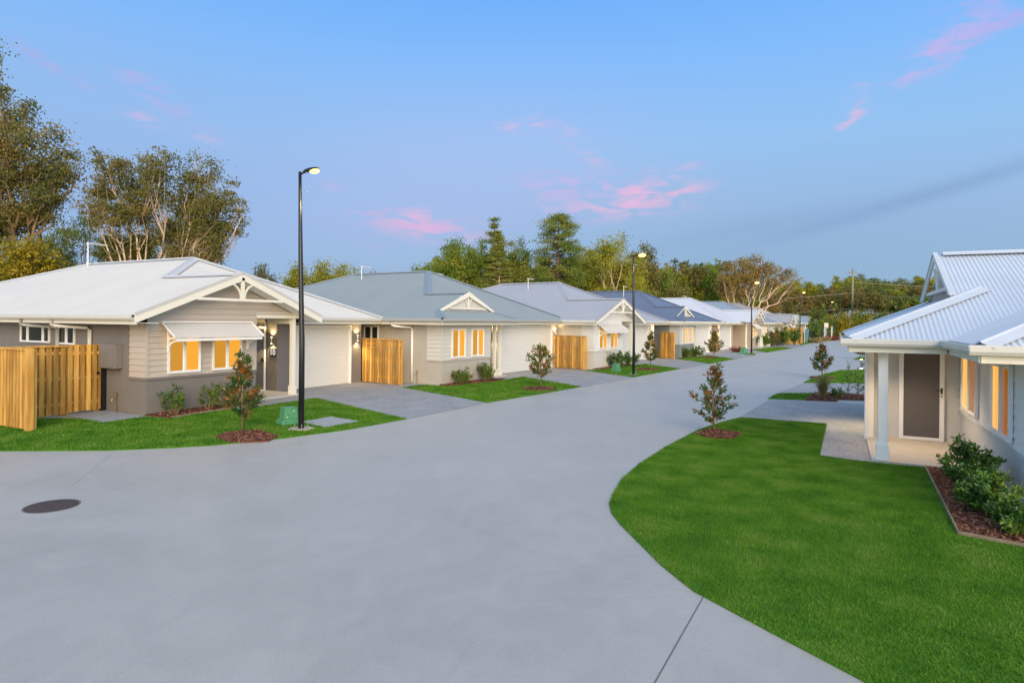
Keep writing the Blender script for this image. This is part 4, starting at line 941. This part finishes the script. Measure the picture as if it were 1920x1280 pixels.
small_tree(-7.85, 46.6, 1.8, 1.35, 6, 'young magnolia before the garage of the slate blue roofed house', nbr=26, lpb=34, m='magbrown', crown0=.2, leafL=.16)
small_tree(-2.41, 14.40, 1.56, 1.04, 21, 'young magnolia standing alone on the large right lawn', nbr=28, lpb=36, m='magnolia', crown0=.16)
small_tree(-.60, 31.3, 1.55, 1.0, 8, 'small magnolia at the far right kerb beyond the driveways', nbr=30, lpb=34, m='magnolia', crown0=.22, leafL=.14)
small_tree(1.45, 50.2, 1.45, 1.3, 9, 'dark bushy young tree seen just left of the porch corner post', nbr=26, lpb=34, m='magnolia', leafL=.2)
def shrub(x, y, H, Wc, seed, label, m='shrub', leafL=.055, n=1500, stems=9, group=None, name='shrub', dep=None, cat='shrub', top=1.):
    g = np.random.default_rng(seed); o = empty(name, (x, y, 0), 0, label, cat, group); tk = MB(); P, A = [], []
    dep = dep or Wc
    for i in range(stems):
        a = g.uniform(0, 2*pi); r_ = g.uniform(.15, 1)**.7; hh = H*g.uniform(.62, 1.05)*(1-.35*r_*r_)
        tip = Vector((cos(a)*Wc/2*r_, sin(a)*dep/2*r_, hh)); base = Vector((cos(a)*.05, sin(a)*.05, .02)); mid = base.lerp(tip, .5)+Vector((cos(a)*.06, sin(a)*.06, -.02))
        tk.tube([base, mid, tip], [.010*H/.8, .007, .003], 5, False)
        subs = [(mid.lerp(tip, g.uniform(-.5, .9)), g.uniform(.3, 1)) for _ in range(7)]
        segs = [(base.lerp(mid, .25), mid), (mid, tip)]
        for s0, k in subs:
            b2 = g.uniform(0, 2*pi); e = s0+Vector((cos(b2)*Wc*.17*k, sin(b2)*dep*.17*k, H*.13*k+.02)); tk.tube([s0, e], [.004, .002], 4, False); segs += [(s0, e)]*2
        for _ in range(n//stems):
            s = segs[g.integers(len(segs))]; p = s[0].lerp(s[1], g.uniform(.05, 1.05)); d = Vector(g.normal(0, 1, 3)).normalized()+(s[1]-s[0]).normalized()*.7+Vector((0, 0, .2))
            P.append(p+Vector(g.normal(0, leafL*.35, 3))); A.append(d.normalized())
    P = np.array(P); P[:, 2] = np.maximum(P[:, 2], .04); A = np.array(A); nn = len(P); nr = randunit(nn, g)+np.array([0, 0, 1.0])
    V, F = leafshape(P, A, nr/np.linalg.norm(nr, axis=1)[:, None], leafL*g.uniform(.6, 1.25, nn), leafL*.5*g.uniform(.7, 1.2, nn))
    link('foliage', np_mesh('foliage', V, F), MT[m], o); tk.build('stems', MT['stem'], o); return o
shrub(-14.75, 10.0, .85, .60, 31, 'leafy green shrub below the left half of the awning, nearest the house corner', n=1300, group='shrubs below the awning windows')
shrub(-14.72, 10.95, .95, .55, 32, 'taller light tipped shrub below the middle of the awning', m='shrubl', n=1200, group='shrubs below the awning windows')
shrub(-14.70, 11.75, .75, .55, 33, 'green shrub half hidden behind the magnolia near the front door', n=1100, group='shrubs below the awning windows')
shrub(-12.65, 20.2, .66, .85, 34, 'spiky grey green bush below the two tall windows, left of the pair', m='shrubl', n=1500, leafL=.07, stems=18)
shrub(-12.6, 21.9, .78, .80, 35, 'spiky grey green bush beside the second porch, right of the pair', m='shrubl', n=1500, leafL=.07, stems=16)
shrub(-10.4, 32.0, .92, 1.1, 36, 'dark green bush below the awning of the third house, left of the pair', n=1300, leafL=.09, stems=12)
shrub(-10.15, 33.7, .9, 1.1, 37, 'dark green bush below the awning of the third house, right of the pair', n=1300, leafL=.09, stems=12)
shrub(-9.1, 43.5, .8, 1.1, 38, 'round green bush before the fourth house, left of the pair', m='shrubl', n=900, leafL=.12, stems=14)
shrub(-8.75, 45.3, .75, 1.1, 39, 'round green bush before the fourth house, right of the pair', m='shrubl', n=900, leafL=.12, stems=14)
shrub(-9.9, 42.5, .5, .35, 40, 'little dark red plant against the blue grey side wall', m='red', n=200, leafL=.09, stems=5)
shrub(-7.35, 54.6, .45, 1.6, 41, 'low red leaved plants near the green pillar by the third lamp', m='red', n=600, leafL=.12, stems=16)
for i, (px, d, H, w, m_, lb) in enumerate([(1410, 62, 1.5, 1.4, 'shrubl', 'clipped green hedge bush left of the picket fence'), (1430, 64, 1.4, 1.5, 'shrubl', 'clipped green hedge bush in front of the picket fence'),
        (1452, 66, 2.2, 1.4, 'magbrown', 'taller hedge tree with brown top right of the picket fence'), (1469, 68, 2.3, 1.3, 'shrubl', 'slim hedge tree before the dark fence'),
        (1490, 71, 2.3, 1.9, 'shrubl', 'broad tall bush left of the teal flag'), (1528, 84, 3.2, 2.0, 'shrubl', 'tall garden bush right of the teal flag'), (1540, 96, 3.0, 3.0, 'shrub', 'dense garden bush behind the pale blue flag'), (1556, 100, 4.2, 2.6, 'shrub', 'dark tall bush between the thin flags')]):
    x, y = spot(px, d); shrub(x, y, H, w, 50+i, lb, m=m_, n=1500, leafL=.17, stems=16, group='hedge bushes along the far kerb')
for i, (px, d, m_, lb) in enumerate([(1525, 80, 'straw', 'low ornamental grasses right of the teal flag'), (1540, 86, 'straw', 'low ornamental grasses below the pink sign'), (1558, 92, 'red', 'low red flowers at the far left kerb')]):
    x, y = spot(px, d); shrub(x, y, .6, 3.0, 70+i, lb, m=m_, n=900, leafL=.22, stems=26)
# big shrubs of the right wall bed
shrub(1.72, 11.1, .80, .66, 81, 'tall glossy shrub against the right house wall, nearest the porch', n=4200, leafL=.062, stems=12, dep=1.0, group='shrubs in the right wall bed')
shrub(1.74, 10.05, .62, .74, 82, 'broad spreading shrub in the right wall bed at the frame edge', n=4600, leafL=.062, stems=14, dep=1.0, group='shrubs in the right wall bed')
shrub(1.95, 9.25, .46, .6, 83, 'low shrub at the near end of the right wall bed', n=2600, leafL=.062, stems=10, dep=.9, group='shrubs in the right wall bed')
# tussock and saplings in the right mulch bed
def tussock(x, y, H, n, label, seed=3):
    g = np.random.default_rng(seed); o = empty('tussock_grass', (x, y, 0), 0, label, 'tussock'); V, F = [], []
    for i in range(n):
        a = g.uniform(0, 2*pi); ln = g.uniform(.1, 1.0); h = H*g.uniform(.6, 1.1); w = .009
        sd_ = Vector((-sin(a), cos(a), 0))*w; b0 = Vector((g.normal(0, .035), g.normal(0, .035), 0)); prev = None
        for t in (0, .35, .7, 1):
            p = b0+Vector((cos(a)*ln*H*.6*t*t, sin(a)*ln*H*.6*t*t, h*(t-.22*ln*t*t))); k = 1-.8*t
            V += [tuple(p-sd_*k), tuple(p+sd_*k)]
            if prev is not None: F.append((prev, prev+1, len(V)-1, len(V)-2))
            prev = len(V)-2
    link('blades', np_mesh('blades', V, F), MT['straw'], o)
tussock(-.40, 22.9, .85, 420, 'tall straw green tussock in the bark bed between the driveways')
shrub(.0, 23.3, .35, .45, 85, 'small green plant right of the tussock', n=350, leafL=.07, stems=8)
for i, (x, y, h) in enumerate([(.33, 23.5, 1.25), (.62, 23.7, 1.0), (.85, 24.0, 1.1)]):
    small_tree(x, y, h, .42, 90+i, ['thin sapling with sparse leaves, first right of the tussock', 'thin sapling with sparse leaves, second right of the tussock', 'thin sapling nearest the porch corner post'][i], name='sapling', cat='sapling', group='saplings in the bark bed', nbr=13, lpb=13, crown0=.1, leafL=.075, m='shrub')

# ================================================================= BIG TREES
LM = dict(
 gum=leafmat('gum leaves', [(.055, .085, .028), (.12, .145, .038), (.205, .205, .055), (.30, .25, .075), (.34, .26, .09)], .55, .45, .2, .35),
 gumdark=leafmat('dark gum leaves', [(0.053, 0.103, 0.029), (0.120, 0.185, 0.040), (0.237, 0.276, 0.048), (0.395, 0.334, 0.065)], .55, .4, .2, .35),
 brown=leafmat('russet gum leaves', [(0.121, 0.105, 0.033), (0.258, 0.192, 0.057), (0.396, 0.269, 0.073), (0.224, 0.230, 0.057)], .55, .4, .2, .35),
 golden=leafmat('golden wattle leaves', [(.07, .10, .012), (.19, .18, .014), (.36, .27, .016), (.50, .34, .02)], .5, .3, .25, .45),
 olive=leafmat('olive leaves', [(0.115, 0.177, 0.023), (0.254, 0.298, 0.033), (0.430, 0.398, 0.046), (0.450, 0.450, 0.057)], .55, .4, .2, .35),
 greenl=leafmat('mid green leaves', [(0.055, 0.132, 0.025), (0.136, 0.231, 0.033), (0.274, 0.342, 0.046), (0.410, 0.385, 0.057)], .55, .4, .2, .35),
 pine=leafmat('pine needles', [(0.061, 0.121, 0.029), (0.124, 0.199, 0.035), (0.234, 0.275, 0.046), (0.355, 0.331, 0.057)], .55, .35, .2, .4),
 conif=leafmat('light conifer needles', [(0.101, 0.163, 0.025), (0.223, 0.259, 0.035), (0.344, 0.325, 0.048)], .55, .35, .2, .4),
)
def limb(mb, a, b, r0, r1, g, k=6, n=5, wob=.06):
    a, b = Vector(a), Vector(b); L = (b-a).length; pts = []
    for i in range(n+1):
        t = i/n; p = a.lerp(b, t)+Vector((0, 0, -L*.10*sin(pi*t)))
        if 0 < i < n: p += Vector(g.normal(0, wob*L*.5, 3))
        pts.append(p)
    mb.tube(pts, [r0+(r1-r0)*i/n for i in range(n+1)], k, False); return pts
def big_tree(H, lobes, seed, leaf, nleaf, lL, bark, r0=.3, forks=((0, 0, .35),), dens=.55, twig=9, droop=.2, clump=.34, understory=0):
    """lobes: (x,y,z,rx,rz) in metres; returns (crown mesh, trunk mesh)"""
    g = np.random.default_rng(seed); mb = MB(); fk = []
    for (fx, fy, ft) in forks:
        p = Vector((fx*.5, fy*.5, H*ft)); limb(mb, (0, 0, 0) if len(forks) == 1 else (fx*.12, fy*.12, 0), p, r0, r0*.7, g, 9, 5, .03); fk.append(p)
    PL = []; tot = sum(l[3]**2*l[4] for l in lobes)
    for (x, y, z, rx, rz) in lobes:
        c = Vector((x, y, z)); f = min(fk, key=lambda p: (p.xy-c.xy).length+abs(p.z-c.z)*.3)
        low = c+Vector((0, 0, -rz*.45)); pts = limb(mb, f, low, r0*.42, r0*.13, g, 7, 6, .07)
        n = max(60, int(1.75*nleaf*(rx**2*rz)/tot)); nt = max(5, int(twig*rx*.8))
        ends = []
        for i in range(nt):
            d = randunit(1, g)[0]; d[2] = abs(d[2])*1.1-.35; rad = g.uniform(.62, 1.0)
            e = c+Vector((d[0]*rx*rad, d[1]*rx*rad, d[2]*rz*rad)); s = pts[g.integers(3, len(pts))]
            limb(mb, s, e, r0*.10, r0*.025, g, 4, 3, .09); ends.append((s, e))
        for i in range(nt*2):
            s, e = ends[g.integers(nt)]; q = s.lerp(e, g.uniform(.4, .9)); e2 = q+Vector(g.normal(0, rx*.28, 3)); mb.tube([q, q.lerp(e2, .5)+Vector(g.normal(0, .05*rx, 3)), e2], [r0*.035, r0*.025, r0*.012], 3, False); ends.append((q, e2))
        cl = [e for _, e in ends]+[s.lerp(e, .7) for s, e in ends]
        cl = np.array([tuple(p) for p in cl]); pick = g.integers(len(cl), size=n)
        sz = g.uniform(.6, 1.3, len(cl))
        off = g.normal(0, 1, (n, 3))*np.array([1, 1, .62])*(clump*sz[pick])[:, None]*min(2.2, max(.7, rx*.55))
        PL.append(cl[pick]+off)
    P = np.concatenate(PL); V, F = leaves_at(P, lL*.82, lL*.40, g, droop)
    return np_mesh('crown', V, F), mb
def put_tree(x, y, cm, tmb, leaf, bark, label, name='gum_tree', group=None, rz=0, s=1., sz=None):
    o = empty(name, (x, y, -.05), rz, label, 'tree', group, scale=(s, s, sz or s))
    link('crown', cm, leaf, o); tmb.build('trunk', bark, o, smooth=True); return o
def auto_lobes(H, z0, Rc, n, seed, prof, flat_=.75):
    g = np.random.default_rng(seed); out = []
    for i in range(n):
        t = (i+.5)/n; a = i*2.39996+g.normal(0, .4); w = Rc*prof(t); rr_ = w*(g.uniform(.45, .82)); z = z0+(H-z0)*t*.92
        r_ = max(Rc*.22, w*g.uniform(.34, .5)); out.append((cos(a)*rr_, sin(a)*rr_, z, r_, r_*flat_))
    return out
dome = lambda t: math.sqrt(max(.05, 1-(t*1.0-.25)**2*1.6)); cone = lambda t: 1.02-t*.9; umb_ = lambda t: .35+.9*sin(pi*min(1, .15+t*.7))
def view(px, d): return spot(px, d)
def T(px, d, ytop, wpx, seed, kind, label, name='gum_tree', n=14, nleaf=9000, lL=.34, prof=dome, base=.3, bark='bark_dark', group=None, z0=None, r0=None, forks=((0, 0, .3),), clump=.55, droop=.2, twig=9):
    H = (601+(px-960)*.0096-ytop)/FPX*d+CAMH; Rc = wpx/2/FPX*d; x, y = spot(px, d)
    cm, tb = big_tree(H, auto_lobes(H, H*base*.7, Rc, int(n*1.25), seed, prof), seed, None, int(nleaf*(2.0 if group == GF else 1.5)), lL*(1.12 if group == GF else 1), None, r0 or H*.018, forks, clump=clump, droop=droop, twig=twig)
    return put_tree(x, y, cm, tb, LM[kind], MT[bark], label, name, group)
GL = 'tall trees behind the left houses'; GF = 'trees behind the middle of the street'; GW = 'woodland trees at the end of the street'
# far left group -- hand placed lobes (screen offsets in metres at 45 m)
def VT(px, d, lobes_px, seed, kind, label, nleaf, lL, bark, forks, r0, name='gum_tree', group=GL, H=None, clump=.5, droop=.3, twig=12):
    """lobes given as (px, py, depth offset, radius px, squash)"""
    x0, y0 = spot(px, d); k = d/FPX; L = []
    for (a, b, dd, r_, q) in lobes_px:
        x, y = (a-px)*k, dd; z = CAMH+(601+(a-960)*.0096-b)*k; L.append((x, y, z, r_*k, r_*k*q))
    H = H or max(l[2]+l[4] for l in L)
    cm, tb = big_tree(H, L, seed, None, nleaf, lL, None, r0, forks, clump=clump, droop=droop, twig=twig)
    return put_tree(x0, y0, cm, tb, LM[kind], MT[bark], label, name, group, rz=YAW)
VT(38, 46, [(-12, 165, 0, 28, .8), (12, 205, 1, 26, .8), (48, 205, 0, 24, .7), (-30, 250, 0, 40, .8), (25, 265, -1, 40, .7), (85, 258, 0, 34, .6), (118, 285, .5, 28, .6), (60, 315, 1, 38, .7), (118, 325, 0, 28, .7), (-10, 330, 0, 46, .7), (20, 390, 1, 46, .7), (88, 370, -.5, 36, .7), (142, 300, 0, 18, .7), (-22, 75, 0, 22, .8), (-60, 420, 0, 60, .8)],
   11, 'gum', 'very tall dark gum tree cut off by the left edge of the picture', 19000, .30, 'bark_dark', ((.4, 0, .30), (-1.2, .2, .36)), .26)
VT(275, 44, [(200, 305, 0, 34, .7), (185, 350, 0, 36, .7), (235, 320, 1, 34, .7), (275, 310, 0, 30, .7), (310, 290, -.5, 28, .7), (300, 335, 0, 34, .7), (355, 330, 0, 34, .7), (385, 305, 1, 26, .7), (365, 290, 0, 18, .7), (420, 350, 0, 32, .7), (400, 390, 0, 40, .7), (446, 385, 0, 20, .8), (455, 392, 0, 13, .9), (340, 380, .6, 38, .7), (250, 375, 1, 40, .7), (210, 400, 0, 38, .7), (170, 385, 0, 26, .7), (290, 430, 1.5, 44, .7), (360, 435, 1, 44, .7), (400, 452, 0, 30, .8), (405, 420, 0, 30, .8), (440, 420, .5, 22, .8), (385, 475, 0, 26, .8), (330, 470, 1, 36, .7), (230, 450, 1.5, 46, .7), (180, 450, 2, 40, .7)],
   12, 'gum', 'wide spreading paperbark with pale branching trunks behind house 10', 26000, .25, 'bark_pale', ((-1.6, 0, .33), (.2, .2, .36), (2.0, -.2, .34), (3.6, .1, .30)), .21, name='paperbark_tree', clump=.36)
T(150, 62, 384, 165, 13, 'gumdark', 'olive gum tree between the dark gum and the paperbark', n=12, nleaf=9000, lL=.32, group=GL, base=.25)
T(240, 64, 425, 170, 14, 'gum', 'brownish gum tree low behind the paperbark trunks', n=12, nleaf=9000, lL=.32, group=GL, base=.2)
T(350, 66, 432, 150, 15, 'gum', 'gum tree filling the gap behind the right paperbark trunks', n=12, nleaf=8000, lL=.32, group=GL, base=.2)
T(55, 37, 430, 165, 16, 'golden', 'dense golden yellow wattle behind the white roof at far left', name='wattle_tree', n=22, nleaf=16000, lL=.24, group=GL, base=.15, clump=.6)
T(-10, 39, 436, 130, 17, 'golden', 'golden wattle cut off by the left picture edge', name='wattle_tree', n=14, nleaf=9000, lL=.24, group=GL, base=.15, clump=.6)
T(497, 62, 486, 75, 18, 'gum', 'small wispy gum tree left of the first street lamp', n=9, nleaf=3500, lL=.26, group=GF, clump=.45)
T(470, 66, 512, 60, 118, 'olive', 'low olive tree just above the gable of house 10', n=8, nleaf=2600, lL=.28, group=GF)
T(556, 60, 482, 42, 19, 'olive', 'narrow olive green tree directly behind the first street lamp', n=9, nleaf=3500, lL=.26, group=GF)
T(602, 62, 476, 56, 20, 'olive', 'olive green tree just right of the first street lamp', n=10, nleaf=4500, lL=.26, group=GF)
T(640, 64, 484, 46, 22, 'olive', 'olive green tree, second right of the first street lamp', n=9, nleaf=3500, lL=.26, group=GF)
T(665, 66, 490, 36, 23, 'olive', 'olive green tree beside the russet tree', n=8, nleaf=2800, lL=.26, group=GF)
T(695, 66, 498, 56, 24, 'brown', 'low russet brown tree above the grey green roof', n=9, nleaf=3200, lL=.26, group=GF)
T(749, 70, 499, 12, 25, 'pine', 'tiny dark tree above the ridge of the second house', n=6, nleaf=500, lL=.2, prof=cone, group=GF, name='cypress_tree')
T(779, 72, 487, 34, 26, 'greenl', 'small dark tree left of the wooded clump', n=8, nleaf=2600, lL=.26, group=GF)
T(806, 72, 482, 32, 27, 'greenl', 'small upright dark tree beside the wooded clump', n=8, nleaf=2600, lL=.26, group=GF)
T(855, 78, 432, 104, 28, 'greenl', 'broad round green tree at the left of the wooded clump', n=16, nleaf=11000, lL=.30, group=GF, base=.2)
T(893, 82, 430, 72, 29, 'greenl', 'round green tree behind the light conifer', n=12, nleaf=6000, lL=.30, group=GF, base=.2)
T(968, 80, 430, 80, 30, 'pine', 'round topped pine between the two conifers', n=14, nleaf=7000, lL=.28, group=GF, base=.25, name='pine_tree')
T(1108, 84, 440, 96, 31, 'olive', 'olive tree left of the pale trunked broad tree', n=14, nleaf=8000, lL=.30, group=GF, base=.15)
T(1150, 78, 424, 122, 32, 'olive', 'broad olive tree with a yellowish trunk behind the third house', n=18, nleaf=12000, lL=.30, group=GF, base=.18, bark='bark_pale', forks=((0, 0, .3), (1.5, 0, .3), (-1.5, 0, .3)))
T(1203, 84, 442, 72, 33, 'gum', 'gum tree just behind the second street lamp', n=12, nleaf=6000, lL=.30, group=GF, base=.2)
T(1010, 90, 470, 90, 34, 'olive', 'low olive tree filling the gap left of the tall pine', n=12, nleaf=7000, lL=.34, group=GF, base=.1)
T(1075, 92, 478, 90, 35, 'gum', 'low brownish tree filling the gap right of the tall pine', n=12, nleaf=7000, lL=.34, group=GF, base=.1)
T(1245, 86, 490, 70, 36, 'greenl', 'mid green tree right of the second street lamp', n=12, nleaf=6000, lL=.32, group=GF, base=.12)
T(1272, 78, 520, 56, 37, 'gum', 'bushy khaki tree in front of the green trees', n=12, nleaf=5000, lL=.30, group=GF, base=.12)
T(1290, 92, 492, 66, 38, 'olive', 'olive green tree behind the khaki tree', n=12, nleaf=6000, lL=.34, group=GF, base=.12)
T(1330, 90, 484, 44, 39, 'greenl', 'tall bright green tree left of the spreading russet gum', n=12, nleaf=6000, lL=.32, group=GF, base=.1, prof=lambda t: .9-.5*t)
T(1352, 100, 505, 60, 40, 'olive', 'olive tree left behind the spreading russet gum', n=12, nleaf=5000, lL=.36, group=GF, base=.1)
# tall pine with visible trunk
def pine(px, d, ytop, wpx, seed, label, kind='pine', whorls=22, tiers=7, lp=60, droop=.1, up=.12, base=.18, lL=.34, name='pine_tree', r0=.26, prof=None, bark='bark_dark', clump=.32):
    g = np.random.default_rng(seed); H = (601+(px-960)*.0096-ytop)/FPX*d+CAMH; Rc = wpx/2/FPX*d; x, y = spot(px, d); mb = MB()
    mb.tube([(0, 0, 0), (.1, 0, H*.5), (0, 0, H*.99)], [r0, r0*.6, .04], 8); P = []; prof = prof or (lambda t: (1-t)**.7*(.65+.35*sin(t*9)))
    for i in range(whorls):
        t = (i+g.uniform(0, .7))/whorls; z = H*(base+(1-base)*t*.97)
        for j in range(tiers):
            a = g.uniform(0, 2*pi); L = max(.3, Rc*prof(t)*g.uniform(.7, 1.1)); e = Vector((cos(a)*L, sin(a)*L, z+L*up-L*droop)); s = Vector((0, 0, z-L*.05))
            mid = s.lerp(e, .55)+Vector((0, 0, L*.06)); mb.tube([s, mid, e], [.07*L/Rc+.015, .03, .012], 4, False)
            n = int(lp*(.35+L/Rc)); q = g.uniform(.32 if name == 'pine_tree' else .08, 1.03, n)**.75; pp = np.array(s)[None]*(1-q)[:, None]+np.array(e)[None]*q[:, None]; pp[:, 2] += L*.06*np.sin(q*pi)
            pp += g.normal(0, 1, (n, 3))*np.array([clump, clump, clump*.5])*(.4+.6*q)[:, None]; P.append(pp)
    P = np.concatenate(P); V, F = leaves_at(P, lL, lL*.3, g, -.3)
    o = put_tree(x, y, np_mesh('crown', V, F), mb, LM[kind], MT[bark], label, name, GF)
pine(1045, 76, 394, 98, 61, 'tallest pine with a bare visible trunk in the wooded clump', whorls=26, tiers=6, lp=130, prof=lambda t: (.12+1.0*sin(pi*min(1, .10+.84*t))**.8)*(.92+.10*sin(t*23)), base=.22, r0=.24, clump=.42, lL=.30)
pine(925, 80, 403, 84, 62, 'dark layered hoop pine poking above the wooded clump', whorls=26, tiers=6, lp=110, prof=lambda t: (1.05-t*.86)*(.82+.2*sin(t*46)), base=.2, clump=.30, lL=.24)
pine(934, 72, 426, 135, 63, 'light green conifer with a pale straight trunk line', kind='conif', name='conifer_tree', whorls=40, tiers=9, lp=90, prof=lambda t: 1.02-t*.97, base=.05, droop=.05, clump=.14, lL=.26, r0=.12, bark='bark_pale')
pine(983, 70, 486, 100, 64, 'smaller light green conifer in front of the pine trunks', kind='conif', name='conifer_tree', whorls=30, tiers=9, lp=70, prof=lambda t: 1.02-t*.97, base=.05, droop=.05, clump=.14, lL=.24, r0=.09, bark='bark_pale')
# spreading russet gum
VT(1402, 84, [(1418, 485, 0, 16, .7), (1395, 492, 0, 20, .7), (1372, 500, 0, 20, .7), (1440, 498, 0, 16, .7), (1425, 512, 1, 22, .7), (1400, 518, 0, 22, .7), (1370, 525, 0, 22, .7), (1455, 508, 0, 14, .6), (1478, 512, 0, 16, .7), (1490, 522, 0, 12, .7), (1360, 545, 1, 18, .7), (1448, 528, 1, 18, .6), (1400, 545, 2, 20, .7), (1352, 520, 0, 14, .7)],
   41, 'brown', 'spreading russet gum with pale forked trunk behind the third street lamp', 8000, .32, 'bark_pale', ((-2.6, 0, .30), (.2, 0, .34), (1.4, 0, .30)), .24, group=GF, clump=.42)
# woodland at the end of the street: a few crowns copied, each tree its own object
protos = []
for k, (kind, bark, pf, s) in enumerate([('gum', 'bark_pale', dome, 71), ('olive', 'bark_dark', umb_, 72), ('brown', 'bark_pale', dome, 73), ('gumdark', 'bark_pale', umb_, 74), ('gum', 'bark_dark', dome, 75)]):
    H = 13.0; cm, tb = big_tree(H, auto_lobes(H, H*.58, 3.2, 10, s, pf), s, None, 5000, .44, None, .17, ((0, 0, .4), (1.1, .3, .36)), clump=.32)
    protos.append((kind, bark, cm, tb, H))
rw = random.Random(5); first = {}; cnt = 0
colw = {0: 'khaki', 1: 'olive', 2: 'russet', 3: 'dark green', 4: 'brownish green'}
top = lambda px: 528 + (6*sin(px*.05)) - (10 if px > 1580 else 0) + (4*sin(px*.21))
used = {}
for row, (d, step, dy) in enumerate([(150, 21, 0), (128, 25, 14), (112, 30, 30), (98, 27, 0)]):
    px = 1335+row*7 if row < 3 else 818
    while px < (1960 if row < 3 else 1345):
        k = rw.randrange(5); kind, bark, cm, tb, H0 = protos[k]; dd = d+rw.uniform(-6, 6)
        x, y = spot(px, dd); Hn = (606-(top(px)+dy*rw.uniform(.6, 1.3) if row < 3 else 478+rw.uniform(0, 32)))/FPX*dd+CAMH; s = Hn/H0
        where = 'left of the power pole' if px < 1590 else ('right of the power pole' if px < 1750 else 'behind the right roof')
        if k not in first:
            o = put_tree(x, y, cm, tb, LM[kind], MT[bark], None, 'woodland_tree', GW, rw.uniform(0, 6), s*1.05, s); first[k] = o
        else:
            o = copy_tree(first[k]); o.location = (x, y, -.05); o.rotation_euler = (0, 0, rw.uniform(0, 6)); o.scale = (s*1.05, s*1.05, s)
        o['category'] = 'tree'
        o['label'] = '%s woodland tree, %s row, %s, %d percent across the picture' % (colw[k], ['rear', 'middle', 'front', 'central'][row], where, round(px/19.2))
        px += step*rw.uniform(.75, 1.3)
# undergrowth that reads as one mass
g = np.random.default_rng(99); n = 52000
pxs = g.uniform(-150, 2050, n); ds = np.where(pxs < 800, g.uniform(75, 95, n), g.uniform(104, 165, n)); hh = np.abs(g.normal(0, 1, n))*np.where(pxs < 1340, 2.2, 1.75)+.2
cl = np.sin(pxs*.11)+np.sin(pxs*.037+1)+np.sin(pxs*.29); hh *= (1+.28*cl).clip(.3); hh = np.minimum(hh, 6.5)
u = (pxs-960)/FPX*ds; P = np.c_[-sin(YAW)*ds+cos(YAW)*u, cos(YAW)*ds+sin(YAW)*u, hh]
V, F = leaves_at(P, .62, .36, g, 0); tag(link('undergrowth', np_mesh('undergrowth', V, F), LM['greenl']), 'dense green undergrowth below the woodland', 'undergrowth', kind='stuff')
for i, (px, d, yt, w, kd, lb) in enumerate([(1575, 104, 585, 60, 'golden', 'yellow green bush at the foot of the power pole'), (1612, 108, 578, 50, 'olive', 'green bush right of the power pole'), (1655, 110, 580, 60, 'greenl', 'deep green bush behind the right roof'), (1545, 112, 590, 40, 'olive', 'green bush left of the yellow green one')]):
    T(px, d, yt, w, 200+i, kd, lb, name='bush', n=9, nleaf=3000, lL=.34, base=.1, group='bushes at the edge of the woodland')
